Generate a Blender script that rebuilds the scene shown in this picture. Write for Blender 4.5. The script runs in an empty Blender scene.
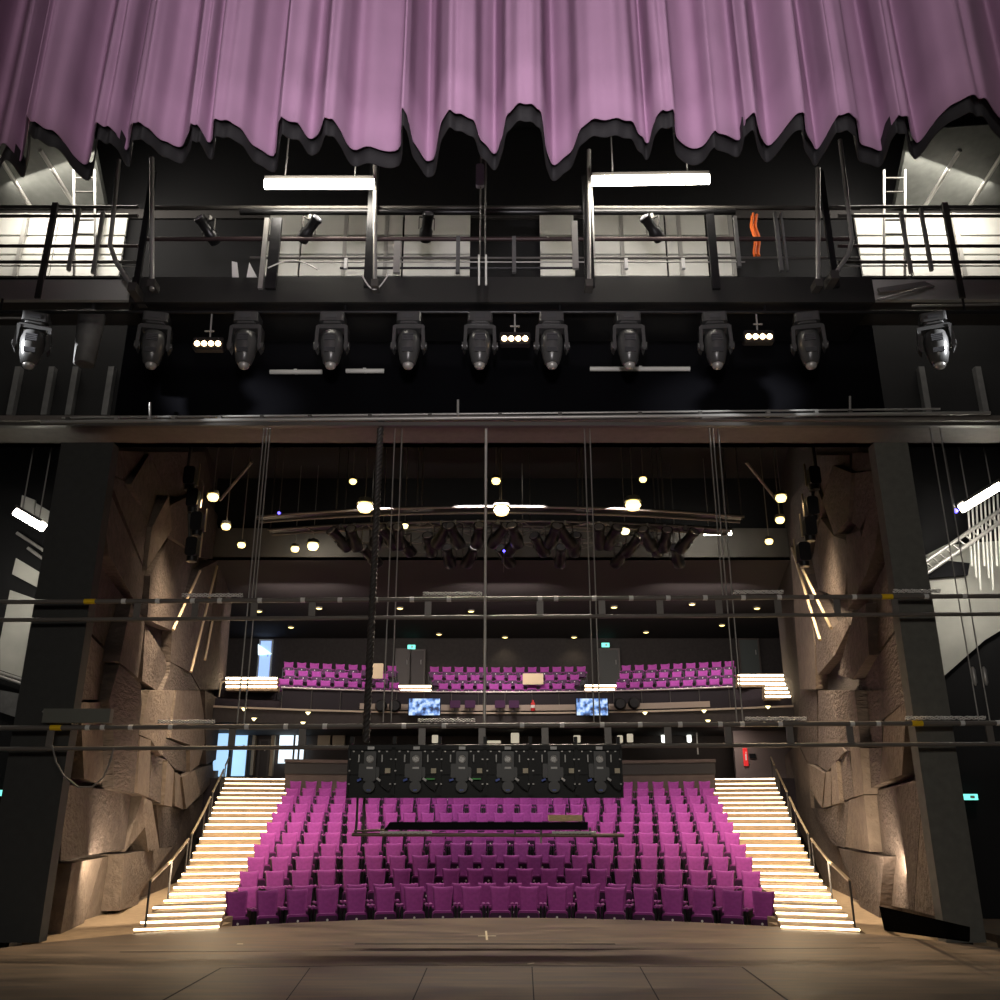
import bpy, bmesh, math, random
from mathutils import Vector, Matrix
random.seed(7)
SC = bpy.context.scene
C = SC.collection
PI = math.pi

# ------------------------------------------------------------------ camera, world, lamps, exposure
F, CX, CY, TH, EYE = 920.0, 500.0, 500.0, math.radians(19.2), 1.6
cd = bpy.data.cameras.new('camera'); cam = bpy.data.objects.new('camera', cd); C.objects.link(cam)
cam.location = (0, 0, EYE); cam.rotation_euler = (PI / 2 + TH, 0, 0)
cd.sensor_width = 36; cd.lens = 36 * F / 1000; cd.clip_end = 200
SC.camera = cam
w = bpy.data.worlds.new('world'); SC.world = w; w.use_nodes = True
w.node_tree.nodes['Background'].inputs[0].default_value = (0.55, 0.6, 0.75, 1)
w.node_tree.nodes['Background'].inputs[1].default_value = 0.012
SC.view_settings.view_transform = 'Standard'
SC.view_settings.look = 'None'
SC.view_settings.gamma = 1
SC.view_settings.use_curve_mapping = False
SC.view_settings.exposure = 0.3

def aim(o, target):
    d = Vector(target) - o.location
    o.rotation_euler = d.to_track_quat('-Z', 'Y').to_euler()
def area(name, loc, target, sx, sy, power, col, spread=180):
    l = bpy.data.lights.new(name, 'AREA'); l.shape = 'RECTANGLE'; l.size = sx; l.size_y = sy
    l.energy = power; l.color = col; l.spread = math.radians(spread)
    o = bpy.data.objects.new(name, l); C.objects.link(o); o.location = loc; aim(o, target); return o
def spot(name, loc, target, power, col, ang, blend=0.6, r=0.1):
    l = bpy.data.lights.new(name, 'SPOT'); l.energy = power; l.color = col
    l.spot_size = math.radians(ang); l.spot_blend = blend; l.shadow_soft_size = r
    o = bpy.data.objects.new(name, l); C.objects.link(o); o.location = loc; aim(o, target); return o
WARM = (1.0, 0.80, 0.56); NEUT = (1.0, 0.93, 0.82)
# stage work light behind the camera, washing the curtain
spot('stage_work_light', (0, -0.8, 3.6), (0.0, 8.0, 10.3), 3200, (1.0, 0.93, 0.96), 62, 1.0, 0.3)
area('stage_fill_light', (0, -4, 6), (0, 14, 1.5), 8, 1.5, 380, (1.0, 0.93, 0.84))
# the house lights over the stalls
for hx, hp in ((-4.0, 150), (0, 180), (4.0, 150)):
    area('house_light', (hx, 23.2, 9.6), (hx * 1.3, 26.0, 0.5), 2.4, 0.6, hp, (1.0, 0.88, 0.84), 120)
for hx in (-7.0, 0.0, 7.0):
    area('balcony_house_light', (hx, 30.6, 8.9), (hx, 35.8, 6.5), 3.0, 0.5, 130, (1.0, 0.86, 0.8), 130)
# added fill for stairs, stage edge, outer moving lights and side walls
for sx in (-1, 1):
    area('stair_fill_light', (sx * 5.6, 19.0, 8.6), (sx * 7.2, 23.5, 1.0), 0.8, 0.8, 250, WARM, 75)  # unseen overhead wash added to brighten the stairs
    spot('stage_edge_fill_light', (sx * 5.2, 17.0, 8.8), (sx * 5.4, 14.4, 0), 1700, (1.0, 0.74, 0.46), 46, 1.0, 0.3)  # unseen spot added for the warm glow at the stage edge
    spot('gallery_side_fill_light', (sx * 11.0, 9.9, 8.9), (6.5 if sx > 0 else -6.95, 12.3, 8.4), 7000, (0.97, 0.98, 1.0), 10, .8, .1)  # unseen spot added to brighten the outermost moving light
    area('side_wall_fill_light', (sx * 5.9, 17.5, 0.9), (sx * 8.6, 20.5, 1.2), 2.5, 0.3, 75, (1.0, .80, .58), 170)  # unseen strip added to warm the lower wall panels
for sx in (-1, 1):
    area('vestibule_fill_light', (sx * 8.2, 33.2, 4.6), (sx * 8.0, 34.0, 3.2), .6, .3, 16, (1.0, .84, .72), 160)  # unseen lamp added to lift the dark vestibule walls
for px_, py_, Y_ in ((365, 511, 23.0), (501, 514, 23.0), (633, 509, 23.0), (213, 500, 19.3), (781, 501, 19.8)):
    u_ = (px_ - 500) / F; v_ = (500 - py_) / F; t_ = Y_ / (math.cos(TH) - v_ * math.sin(TH))
    spot('house_lamp_beam', (t_ * u_, Y_, EYE + t_ * (math.sin(TH) + v_ * math.cos(TH)) - .25), (t_ * u_, Y_ + 1.0, 0), 60, WARM, 140, .9, .12)
area('stage_centre_fill_light', (0, 17.5, 9.2), (0, 15.3, 0), 4.0, 0.5, 170, (1.0, 0.86, 0.7), 90)  # unseen overhead lamp added to brighten the front of the stage

# ------------------------------------------------------------------ pixel ray helpers (real depth is always given)
def ray(px, py):
    u = (px - CX) / F; v = (CY - py) / F
    return Vector((u, math.cos(TH) - v * math.sin(TH), math.sin(TH) + v * math.cos(TH)))
def at(px, py, Y):
    d = ray(px, py); t = Y / d.y
    return Vector((t * d.x, Y, EYE + t * d.z))
def atz(px, py, z):
    d = ray(px, py); t = (z - EYE) / d.z
    return Vector((t * d.x, t * d.y, z))
def xw(px, py, Y): return at(px, py, Y).x
def zw(py, Y): return at(500, py, Y).z

# ------------------------------------------------------------------ materials
MATS = {}
def mat(name, col, rough=0.6, metal=0.0, emit=None, strength=0.0, noise=0.0, nscale=8.0, bump=0.0, bscale=20.0, stretch=(1, 1, 1), spec=0.5, sheen=0.0):
    if name in MATS: return MATS[name]
    m = bpy.data.materials.new(name); m.use_nodes = True
    nt = m.node_tree; b = nt.nodes['Principled BSDF']
    b.inputs['Base Color'].default_value = (*col, 1); b.inputs['Roughness'].default_value = rough
    b.inputs['Metallic'].default_value = metal; b.inputs['Specular IOR Level'].default_value = spec
    if sheen: b.inputs['Sheen Weight'].default_value = sheen
    if emit:
        b.inputs['Emission Color'].default_value = (*emit, 1); b.inputs['Emission Strength'].default_value = strength
    if noise or bump:
        tc = nt.nodes.new('ShaderNodeTexCoord'); mp = nt.nodes.new('ShaderNodeMapping')
        mp.inputs['Scale'].default_value = stretch; nt.links.new(tc.outputs['Object'], mp.inputs[0])
    if noise:
        n = nt.nodes.new('ShaderNodeTexNoise'); n.inputs['Scale'].default_value = nscale; n.inputs['Detail'].default_value = 5
        nt.links.new(mp.outputs[0], n.inputs['Vector'])
        r = nt.nodes.new('ShaderNodeValToRGB')
        r.color_ramp.elements[0].position = 0.3; r.color_ramp.elements[1].position = 0.7
        r.color_ramp.elements[0].color = (*[c * (1 - noise) for c in col], 1)
        r.color_ramp.elements[1].color = (*[min(1, c * (1 + noise)) for c in col], 1)
        nt.links.new(n.outputs[0], r.inputs[0]); nt.links.new(r.outputs[0], b.inputs['Base Color'])
    if bump:
        n2 = nt.nodes.new('ShaderNodeTexNoise'); n2.inputs['Scale'].default_value = bscale; n2.inputs['Detail'].default_value = 6
        nt.links.new(mp.outputs[0], n2.inputs['Vector'])
        bp = nt.nodes.new('ShaderNodeBump'); bp.inputs['Strength'].default_value = min(1, bump); bp.inputs['Distance'].default_value = 0.03 * bump
        nt.links.new(n2.outputs[0], bp.inputs['Height']); nt.links.new(bp.outputs[0], b.inputs['Normal'])
    MATS[name] = m; return m
BLACK = mat('black_paint', (0.009, 0.009, 0.011), 0.8, spec=.15)
BLACKM = mat('black_metal', (0.03, 0.03, 0.032), 0.35, 0.6)
DARKM = mat('dark_steel', (0.085, 0.08, 0.073), 0.45, 0.15)
STEEL = mat('galvanised_steel', (0.42, 0.41, 0.39), 0.38, 0.4)
GREY = mat('grey_paint', (0.12, 0.12, 0.12), 0.6, noise=0.15)
PURPLE = mat('purple_velvet', (0.30, 0.040, 0.275), 0.85, noise=0.12, nscale=14, sheen=0.15)
PURPLED = mat('dark_purple_laminate', (0.055, 0.008, 0.06), 0.6)
WHITE = mat('white_plastic', (0.8, 0.8, 0.78), 0.5)
YELLOW = mat('yellow_tape', (0.85, 0.55, 0.01), 0.5)
LEDW = mat('warm_led_strip', (1, 0.9, 0.7), 0.5, emit=(1.0, 0.78, 0.50), strength=9.0)
TUBE = mat('fluorescent_tube', (1, 1, 1), 0.5, emit=(1.0, 0.93, 0.78), strength=26.0)
BULB = mat('warm_lamp_lens', (1, 0.9, 0.7), 0.5, emit=(1.0, 0.74, 0.24), strength=3.0)
BULBS = mat('small_warm_lamp_lens', (1, 0.9, 0.7), 0.5, emit=(1.0, 0.85, 0.4), strength=2.5)
EXITM = mat('green_exit_face', (0.1, 0.6, 0.5), 0.5, emit=(0.18, 0.85, 0.68), strength=1.3)
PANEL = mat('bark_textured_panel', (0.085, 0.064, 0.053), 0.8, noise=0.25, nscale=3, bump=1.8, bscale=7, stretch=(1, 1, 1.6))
WOOD = mat('pale_plywood', (0.85, 0.62, 0.32), 0.6, noise=0.15, nscale=12, stretch=(1, 6, 6))
STAIRM = mat('stair_tread_oak', (0.36, 0.26, 0.16), 0.6, noise=0.15, nscale=6)
BARRIER = mat('brown_barrier_veneer', (0.10, 0.068, 0.055), 0.5, noise=0.15, nscale=3)

BARM = mat('fly_bar_steel', (0.16, 0.145, 0.13), 0.4, 0.1)
# ------------------------------------------------------------------ mesh builder
def wloc(p):
    v = Vector((0, 0, 0))
    while p is not None:
        v += p.location; p = p.parent
    return v
class MB:
    def __init__(s): s.v = []; s.f = []; s.sm = []
    def add(s, vs, fs, smooth=False):
        n = len(s.v); s.v += [Vector(a) for a in vs]; s.f += [tuple(i + n for i in f) for f in fs]; s.sm += [smooth] * len(fs); return s
    def box(s, c, d, rot=None):
        c = Vector(c); hx, hy, hz = [a / 2 for a in d]
        vs = [Vector((x, y, z)) for z in (-hz, hz) for y in (-hy, hy) for x in (-hx, hx)]
        if rot: vs = [rot @ a for a in vs]
        return s.add([c + a for a in vs], [(0, 2, 3, 1), (4, 5, 7, 6), (0, 1, 5, 4), (2, 6, 7, 3), (0, 4, 6, 2), (1, 3, 7, 5)])
    def rbox(s, c, d, r=0.02, axis='y', n=3, rot=None):
        # box with rounded corners seen along axis
        c = Vector(c); hx, hy, hz = [a / 2 for a in d]
        if axis == 'y': a, b, e = hx, hz, hy
        elif axis == 'z': a, b, e = hx, hy, hz
        else: a, b, e = hy, hz, hx
        prof = []
        for (sx, sy, st) in ((1, 1, 0), (-1, 1, 90), (-1, -1, 180), (1, -1, 270)):
            for k in range(n + 1):
                t = math.radians(st + 90 * k / n)
                prof.append((sx * (a - r) + r * math.cos(t), sy * (b - r) + r * math.sin(t)))
        def mk(p, q, h):
            v = Vector((p, h, q)) if axis == 'y' else Vector((p, q, h)) if axis == 'z' else Vector((h, p, q))
            return rot @ v if rot else v
        m = len(prof)
        vs = [c + mk(p, q, -e) for p, q in prof] + [c + mk(p, q, e) for p, q in prof]
        fs = [tuple(range(m)), tuple(range(2 * m - 1, m - 1, -1))] + [(i, (i + 1) % m, (i + 1) % m + m, i + m) for i in range(m)]
        return s.add(vs, fs)
    def tube(s, p0, p1, r, n=8, r1=None, cap=True):
        p0 = Vector(p0); p1 = Vector(p1); d = (p1 - p0)
        if d.length < 1e-6: return s
        d.normalize(); up = Vector((0, 0, 1)) if abs(d.z) < 0.9 else Vector((0, 1, 0))
        a = d.cross(up).normalized(); b = d.cross(a); r1 = r if r1 is None else r1
        vs = [p0 + (a * math.cos(2 * PI * i / n) + b * math.sin(2 * PI * i / n)) * r for i in range(n)]
        vs += [p1 + (a * math.cos(2 * PI * i / n) + b * math.sin(2 * PI * i / n)) * r1 for i in range(n)]
        s.add(vs, [(i, (i + 1) % n, (i + 1) % n + n, i + n) for i in range(n)], True)
        if cap: s.add(vs, [tuple(range(n - 1, -1, -1)), tuple(range(n, 2 * n))])
        return s
    def path(s, pts, r, n=6):
        pts = [Vector(p) for p in pts]; k = len(pts); vs = []; prev = None
        for i, p in enumerate(pts):
            d = (pts[min(i + 1, k - 1)] - pts[max(i - 1, 0)]).normalized()
            up = Vector((0, 0, 1)) if abs(d.z) < 0.95 else Vector((0, 1, 0))
            a = d.cross(up).normalized() if prev is None else (prev - d * prev.dot(d)).normalized()
            prev = a; b = d.cross(a)
            vs += [p + (a * math.cos(2 * PI * j / n) + b * math.sin(2 * PI * j / n)) * r for j in range(n)]
        fs = [(i * n + j, i * n + (j + 1) % n, (i + 1) * n + (j + 1) % n, (i + 1) * n + j) for i in range(k - 1) for j in range(n)]
        s.add(vs, fs, True); s.add([vs[j] for j in range(n)], [tuple(range(n - 1, -1, -1))]); s.add(vs[-n:], [tuple(range(n))])
        return s
    def lathe(s, prof, c=(0, 0, 0), n=16, rot=None, sq=1.0):
        # prof: (radius, height) along z
        c = Vector(c); vs = []
        for r, h in prof:
            for j in range(n):
                v = Vector((r * math.cos(2 * PI * j / n), r * math.sin(2 * PI * j / n) * sq, h))
                vs.append(c + (rot @ v if rot else v))
        k = len(prof)
        fs = [(i * n + j, i * n + (j + 1) % n, (i + 1) * n + (j + 1) % n, (i + 1) * n + j) for i in range(k - 1) for j in range(n)]
        s.add(vs, fs, True); s.add(vs, [tuple(range(n - 1, -1, -1)), tuple(range((k - 1) * n, k * n))])
        return s
    def prism(s, front, back):
        n = len(front)
        return s.add(list(front) + list(back), [tuple(range(n)), tuple(range(2 * n - 1, n - 1, -1))] + [(i + n, (i + 1) % n + n, (i + 1) % n, i) for i in range(n)])
    def build(s, name, m, parent=None, solid=None):
        me = bpy.data.meshes.new(name)
        o = bpy.data.objects.new(name, me); C.objects.link(o)
        if parent is not None:
            o.parent = parent; off = wloc(parent)
        else:
            lo = [min(v[i] for v in s.v) for i in range(3)]; hi = [max(v[i] for v in s.v) for i in range(3)]
            off = Vector(((lo[0] + hi[0]) / 2, (lo[1] + hi[1]) / 2, lo[2])); o.location = off
        me.from_pydata([v - off for v in s.v], [], s.f)
        me.polygons.foreach_set('use_smooth', s.sm)
        bm = bmesh.new(); bm.from_mesh(me); bmesh.ops.recalc_face_normals(bm, faces=bm.faces); bm.to_mesh(bm_target(me)); bm.free()
        me.materials.append(m); me.update()
        return o
def bm_target(me): return me
def tag(o, label=None, cat=None, group=None, kind=None):
    if label: o['label'] = label
    if cat: o['category'] = cat
    if group: o['group'] = group
    if kind: o['kind'] = kind
    return o
def thing(name, label, cat, loc=(0, 0, 0), group=None, rz=0.0):
    o = bpy.data.objects.new(name, None); C.objects.link(o); o.location = loc; o.rotation_euler = (0, 0, rz)
    o.empty_display_size = 0.1
    return tag(o, label, cat, group)
def struct(o): o['kind'] = 'structure'; return o
KIDS = {}
def dup(src, loc, rz=0.0, label=None, group=None, scale=None):
    def cp(o, par):
        c = o.copy(); C.objects.link(c); c.parent = par
        for ch in KIDS.setdefault(o.name, [x for x in o.children]): cp(ch, c)
        return c
    r = cp(src, None); r.location = loc; r.rotation_euler = (0, 0, rz)
    if label: r['label'] = label
    if group: r['group'] = group
    if scale: r.scale = scale
    return r
ORD = ['', 'first', 'second', 'third', 'fourth', 'fifth', 'sixth', 'seventh', 'eighth', 'ninth', 'tenth', 'eleventh', 'twelfth', 'thirteenth', 'fourteenth', 'fifteenth']

# ------------------------------------------------------------------ stage floor
YC = 10.0
def stage_edge(x):
    return YC + math.sqrt(max(0.0, 7.5 ** 2 - x * x))
def mat_stage():
    m = mat('stage_boards', (0.034, 0.026, 0.021), 0.36, noise=0.0)
    nt = m.node_tree; b = nt.nodes['Principled BSDF']
    tc = nt.nodes.new('ShaderNodeTexCoord'); mp = nt.nodes.new('ShaderNodeMapping'); mp.inputs['Scale'].default_value = (0.35, 2.2, 1)
    nt.links.new(tc.outputs['Object'], mp.inputs[0])
    n = nt.nodes.new('ShaderNodeTexNoise'); n.inputs['Scale'].default_value = 3; n.inputs['Detail'].default_value = 8
    nt.links.new(mp.outputs[0], n.inputs['Vector'])
    r = nt.nodes.new('ShaderNodeValToRGB'); r.color_ramp.elements[0].position = 0.36; r.color_ramp.elements[1].position = 0.66
    r.color_ramp.elements[0].color = (0.065, 0.047, 0.034, 1); r.color_ramp.elements[1].color = (0.20, 0.145, 0.10, 1)
    nt.links.new(n.outputs[0], r.inputs[0]); nt.links.new(r.outputs[0], b.inputs['Base Color'])
    r2 = nt.nodes.new('ShaderNodeMapRange'); r2.inputs[1].default_value = 0.3; r2.inputs[2].default_value = 0.7
    r2.inputs[3].default_value = 0.42; r2.inputs[4].default_value = 0.6
    nt.links.new(n.outputs[0], r2.inputs[0]); nt.links.new(r2.outputs[0], b.inputs['Roughness'])
    return m
STAGE = mat_stage()
xs = [-7.3 + 14.6 * i / 60 for i in range(61)]
fr = [(-16, -6), (-16, 17.3), (-7.35, 17.3), (-7.35, 12.6)] + [(x, stage_edge(x) if abs(x) < 7.25 else 12.2) for x in xs] + [(7.35, 12.6), (7.35, 17.3), (16, 17.3), (16, -6)]
fl = MB(); fl.prism([Vector((x, y, 0)) for x, y in fr], [Vector((x, y, -0.9)) for x, y in fr])
floor_ob = struct(fl.build('floor', STAGE))
SEAM = mat('board_seam', (0.004, 0.004, 0.004), 0.8)
def seam(p, q, wd=0.02, m=SEAM, name='seam'):
    a = atz(*p, 0.0); b = atz(*q, 0.0); d = (b - a).normalized(); nrm = Vector((-d.y, d.x, 0)) * wd / 2
    up = Vector((0, 0, 0.002)); dn = Vector((0, 0, -0.004))
    q4 = [a - nrm, b - nrm, b + nrm, a + nrm]
    return MB().prism([v + up for v in q4], [v + dn for v in q4]).build(name, m, floor_ob)
seam((221, 968), (160, 1002)); seam((221, 968), (390, 965)); seam((390, 965), (742, 967)); seam((742, 967), (790, 1002))
seam((427, 968), (412, 1002), 0.012); seam((532, 967), (534, 1002), 0.012); seam((640, 967), (660, 1002), 0.012); seam((310, 968), (285, 1002), 0.010)
seam((355, 944), (615, 944), 0.10); seam((120, 952), (880, 948), 0.02)
TAPE = mat('white_spike_tape', (0.75, 0.68, 0.5), 0.6)
seam((478, 936), (496, 936), 0.06, TAPE, 'centre_mark'); seam((486, 931), (487, 940), 0.03, TAPE, 'centre_mark')
seam((237, 944), (243, 944), 0.05, TAPE, 'spike_mark'); seam((528, 964), (534, 963), 0.03, TAPE, 'spike_mark')

# ------------------------------------------------------------------ auditorium floor, tiers
AUD = mat('dark_carpet', (0.030, 0.022, 0.026), 0.9, noise=0.2)
NROW = 12
def row_r(i): return 9.3 + (i - 1) * 1.0
def row_z(i): return -0.51 if i <= 2 else -0.51 + (i - 2) * 0.235
def side_in(Y):   # inner edge of the stairs (half width of the stalls)
    return 4.36 + (Y - 15.55) * 0.232 if Y < 18.3 else 5.0 + (Y - 18.3) * 0.133
def side_out(Y):
    return 5.45 + (Y - 15.5) / 16.0 * 3.5
af = MB().box((0, 26, -0.75), (26, 32, 0.3)); auditorium = struct(af.build('floor_auditorium', AUD))
for i in range(3, NROW + 1):
    r0 = row_r(i) - 0.45; r1 = row_r(i) + 0.55 if i < NROW else row_r(i) + 0.75
    ang = math.asin(min(0.98, (side_in(YC + r0 * 0.92) - 0.02) / r0)); k = 28
    a = []; b = []
    for j in range(k + 1):
        t = -ang + 2 * ang * j / k; a.append((r0 * math.sin(t), YC + r0 * math.cos(t)))
    for j in range(k, -1, -1):
        t = -ang + 2 * ang * j / k; b.append((r1 * math.sin(t), YC + r1 * math.cos(t)))
    poly = a + b
    MB().prism([Vector((x, y, row_z(i))) for x, y in poly], [Vector((x, y, -0.7)) for x, y in poly]).build('tier', AUD, auditorium)

# ------------------------------------------------------------------ theatre seats
def make_seat():
    t = thing('theatre_seat', '', 'seat', (0, 0, 0))
    m = MB(); n = 9
    fr = []; bk = []
    rows = [(0.40, 0.150), (0.46, 0.168), (0.60, 0.182), (0.74, 0.196), (0.84, 0.208), (0.885, 0.211), (0.90, 0.200)]
    for (z, hw) in rows:
        ty = 0.05 + (z - 0.4) * 0.22
        for j in range(n):
            s_ = -1 + 2 * j / (n - 1); cur = 0.035 * s_ * s_
            dip = -0.018 * (1 - s_ * s_) if z > 0.83 else 0
            edge = 0.02 if z >= 0.9 else 0
            hw_ = hw * .93
            fr.append(Vector((s_ * hw_, ty - cur - 0.035 + edge, z + dip)))
            bk.append(Vector((s_ * hw_, ty - cur + 0.04, z + dip)))
    R = len(rows); fs = []
    for i in range(R - 1):
        for j in range(n - 1):
            fs.append((i * n + j, i * n + j + 1, (i + 1) * n + j + 1, (i + 1) * n + j))
    N = R * n; vs = fr + bk
    fs += [tuple(x + N for x in reversed(f)) for f in fs]
    for j in range(n - 1):
        fs.append((j, j + N, j + 1 + N, j + 1)); q = (R - 1) * n + j; fs.append((q, q + 1, q + 1 + N, q + N))
    for i in range(R - 1):
        a = i * n; b = (i + 1) * n; fs.append((a, b, b + N, a + N)); a += n - 1; b += n - 1; fs.append((a, a + N, b + N, b))
    m.add(vs, fs, True); m.build('backrest', PURPLE, t)
    c = MB().rbox((0, -0.05, 0.35), (0.40, 0.10, 0.26), 0.05, 'y', 3); cu = c.build('seat_cushion', PURPLE, t)
    p = MB().rbox((0, -0.103, 0.335), (0.385, 0.018, 0.215), 0.045, 'y', 3).build('seat_underside', PURPLED, cu); p['label'] = 'dark purple underside of the tipped-up cushion'
    pl = MB().tube((0, -0.111, 0.37), (0, -0.118, 0.37), 0.022, 8).build('number_plate', WHITE, cu); pl['label'] = 'small white seat number plate'
    for sx in (-1, 1):
        a = MB(); a.box((sx * 0.235, -0.02, 0.34), (0.035, 0.24, 0.46)); a.tube((sx * 0.235, -0.145, 0.42), (sx * 0.235, -0.15, 0.42), 0.012, 6)
        ar = a.build('arm_frame', BLACKM, t)
        MB().rbox((sx * 0.235, -0.04, 0.59), (0.06, 0.30, 0.045), 0.018, 'y', 2).build('arm_pad', PURPLE, ar)
    MB().box((0, 0.06, 0.2), (0.36, 0.05, 0.22)).tube((-0.15, 0.06, 0), (-0.15, 0.06, 0.12), 0.02, 6).tube((0.15, 0.06, 0), (0.15, 0.06, 0.12), 0.02, 6).build('seat_frame', BLACKM, t)
    return t
seat0 = make_seat()
counts = [19, 20, 21, 22, 23, 23, 24, 25, 26, 26, 27, 28]
halfx = [4.72, 4.80, 5.06, 5.20, 5.35, 5.48, 5.60, 5.73, 5.86, 5.98, 6.10, 6.22]
first = True
for i in range(1, NROW + 1):
    r = row_r(i); n = counts[i - 1]; A = math.asin(halfx[i - 1] / r); z = row_z(i)
    rw = 'front row' if i == 1 else 'back row of the stalls' if i == NROW else ORD[i] + ' row from the stage'
    for k in range(n):
        t = -A + 2 * A * k / (n - 1)
        if k < n / 2: pos = 'at the glass-door stairs' if k == 0 else ORD[k + 1] + ' from the glass-door stairs'
        else:
            kk = n - k; pos = 'at the extinguisher stairs' if kk == 1 else ORD[kk] + ' from the extinguisher stairs'
        lab = 'purple tip-up theatre seat, %s, %s' % (rw, pos)
        loc = (r * math.sin(t), YC + r * math.cos(t), z); sc = 2 * A * r / (n - 1) / 0.545
        if first: o = seat0; o.location = loc; o.rotation_euler = (0, 0, -t); o['label'] = lab; o['group'] = 'purple seats of the stalls'; first = False
        else: o = dup(seat0, loc, -t, lab, 'purple seats of the stalls')
        o.scale = (max(0.84, sc), 1, 1)

# ------------------------------------------------------------------ side stairs
SY = [926.6, 919.5, 912.5, 905.2, 898.5, 892, 885.6, 879, 872.4, 865.6, 858.6, 851.6, 844.6, 837.4, 830.4, 823.6, 817.6, 812, 806.8, 801.8, 796.8, 792, 787.4, 782.8, 778.2]
SYS = [15.55 + k * 0.665 for k in range(25)]
SZ = [EYE + ray(500, y).z / ray(500, y).y * Yk for y, Yk in zip(SY, SYS)]
def stairs(sx, label):
    st = thing('stairs', label, 'stairs', (sx * 7.0, 23.5, -0.6))
    for k in range(25):
        y0 = SYS[k]; y1 = SYS[k] + 0.70 if k < 24 else y0 + 2.0; z = SZ[k]
        xi0, xo0 = sx * (side_in(y0) + 0.03), sx * (side_out(y0) + (0.10 if (sx < 0 and k < 4) else 0)); xi1, xo1 = sx * (side_in(y1) + 0.03), sx * side_out(y1)
        if k > 21: xi0 += sx * 0.10 * (k - 21) ; xi1 += sx * 0.12 * (k - 21)
        yi, yo = 0.22, -0.22
        zb = -0.6 if k < 1 else min(z - 0.25, SZ[k - 1] - 0.1)
        top = [Vector((xi0, y0 + yi, z)), Vector((xo0, y0 + yo, z)), Vector((xo1, y1 + yo, z)), Vector((xi1, y1 + yi, z))]
        s = MB().prism(top, [Vector((v.x, v.y, zb)) for v in top]).build('step', STAIRM, st)
        e = 0.012; a = Vector((xi0, y0 + yi, z)); b = Vector((xo0, y0 + yo, z)); d = (b - a).normalized()
        nrm = Vector((d.y, -d.x, 0));
        if nrm.y > 0: nrm = -nrm
        q = [a - Vector((0, 0, 0.012)), b - Vector((0, 0, 0.012)), b - Vector((0, 0, 0.036)), a - Vector((0, 0, 0.036))]
        l = MB().prism([v + nrm * e for v in q], [v - nrm * 0.003 for v in q]).build('nosing_light', LEDW, s); l['label'] = 'glowing warm light strip under the tread edge'
    return st
STL = stairs(-1, 'wide lit stairs with glowing tread edges below the blue glass doors')
STR = stairs(1, 'wide lit stairs with glowing tread edges below the red extinguisher sign')
for sx, side in ((-1, 'left'), (1, 'right')):
    m = MB()  # solid bank under and beside the stairs
    for k in range(0, 25, 1):
        y0, y1 = SYS[k] + 0.25, SYS[k] + 0.25 + 0.665; z = SZ[max(0, k - 1)] - 0.05
        m.box((sx * ((side_in(y0) + side_out(y0)) / 2), (y0 + y1) / 2, (z - 0.6) / 2 - 0.02), (side_out(y0) - side_in(y0), y1 - y0, z + 0.56))
    struct(m.build('floor_stair_bank', STAIRM))
    struct(MB().prism([Vector((sx * 5.6, 15.0, -.1)), Vector((sx * 8.9, 31.5, -.1)), Vector((sx * 10.2, 33, -.1)), Vector((sx * 7.3, 14.9, -.1))], [Vector((sx * 5.6, 15.0, -.6)), Vector((sx * 8.9, 31.5, -.6)), Vector((sx * 10.2, 33, -.6)), Vector((sx * 7.3, 14.9, -.6))]).build('floor_ledge_' + side, STAIRM))

def handrail(sx, pts, label):
    RAILM = mat('brass_rail', (0.42, 0.33, 0.20), 0.4, 0.6); st = STL if sx < 0 else STR
    h = MB().path([Vector(p) + Vector((0, 0, 0.66)) for p in pts], 0.028).build('handrail', RAILM, st); h['label'] = label
    for p in pts:
        MB().tube(p, Vector(p) + Vector((0, 0, 0.66)), 0.018, 6).build('post', DARKM, h)
def stair_at(px, k, sx):
    y = SYS[k] + 0.1
    return Vector((sx * (side_out(y) - 0.05 - px), y - 0.2, SZ[k] - 0.002))
for sx, nm in ((-1, 'glass-door'), (1, 'extinguisher')):
    for (a, b, w_) in ((0, 8, 'lowest'), (9, 15, 'middle'), (16, 21, 'upper'), (22, 24, 'topmost short')):
        ks = list(range(a, b + 1, 4)) + ([b] if (b - a) % 4 else [])
        handrail(sx, [stair_at(0, k, sx) for k in ks], '%s brass handrail along the wall side of the %s stairs' % (w_, nm))

# ------------------------------------------------------------------ proscenium pillars, header, shell
PIL = mat('pillar_paint', (0.035, 0.036, 0.034), 0.7, noise=0.1)
PILR = mat('pillar_paint_grey_green_lit', (0.12, 0.12, 0.105), 0.7, noise=0.12)  # grey-green paint, made paler to carry the light on this pillar
struct(MB().box((-6.82, 14.17, 3.75), (0.86, 0.24, 7.5)).build('wall_proscenium_left', PIL))
struct(MB().box((6.46, 14.17, 3.75), (0.56, 0.24, 7.5)).build('wall_proscenium_right', PILR))
HB = mat('header_paint', (0.16, 0.14, 0.125), 0.6, noise=0.1)
DK = mat('dark_wall', (0.012, 0.012, 0.013), 0.85, spec=.2)
zh0, zh1 = zw(443, 14.75), zw(420, 13.6)
struct(MB().box((0, 14.175, (zh0 + zh1) / 2), (24, 1.15, zh1 - zh0)).build('trim_header', HB))
struct(MB().box((0, 14.65, (zh1 + 10.9) / 2), (24, 0.2, 10.9 - zh1)).build('wall_header', DK))
# ribs on the lower header wall
for k, px in enumerate((48, 72, 108, 165, 178, 780, 925, 982, 14)):
    MB().box((xw(px, 400, 14.5), 14.5, zw(392, 14.5)), (0.10, 0.14, zw(368, 14.5) - zw(416, 14.5))).build('rib', GREY, bpy.data.objects['wall_header'])
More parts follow.
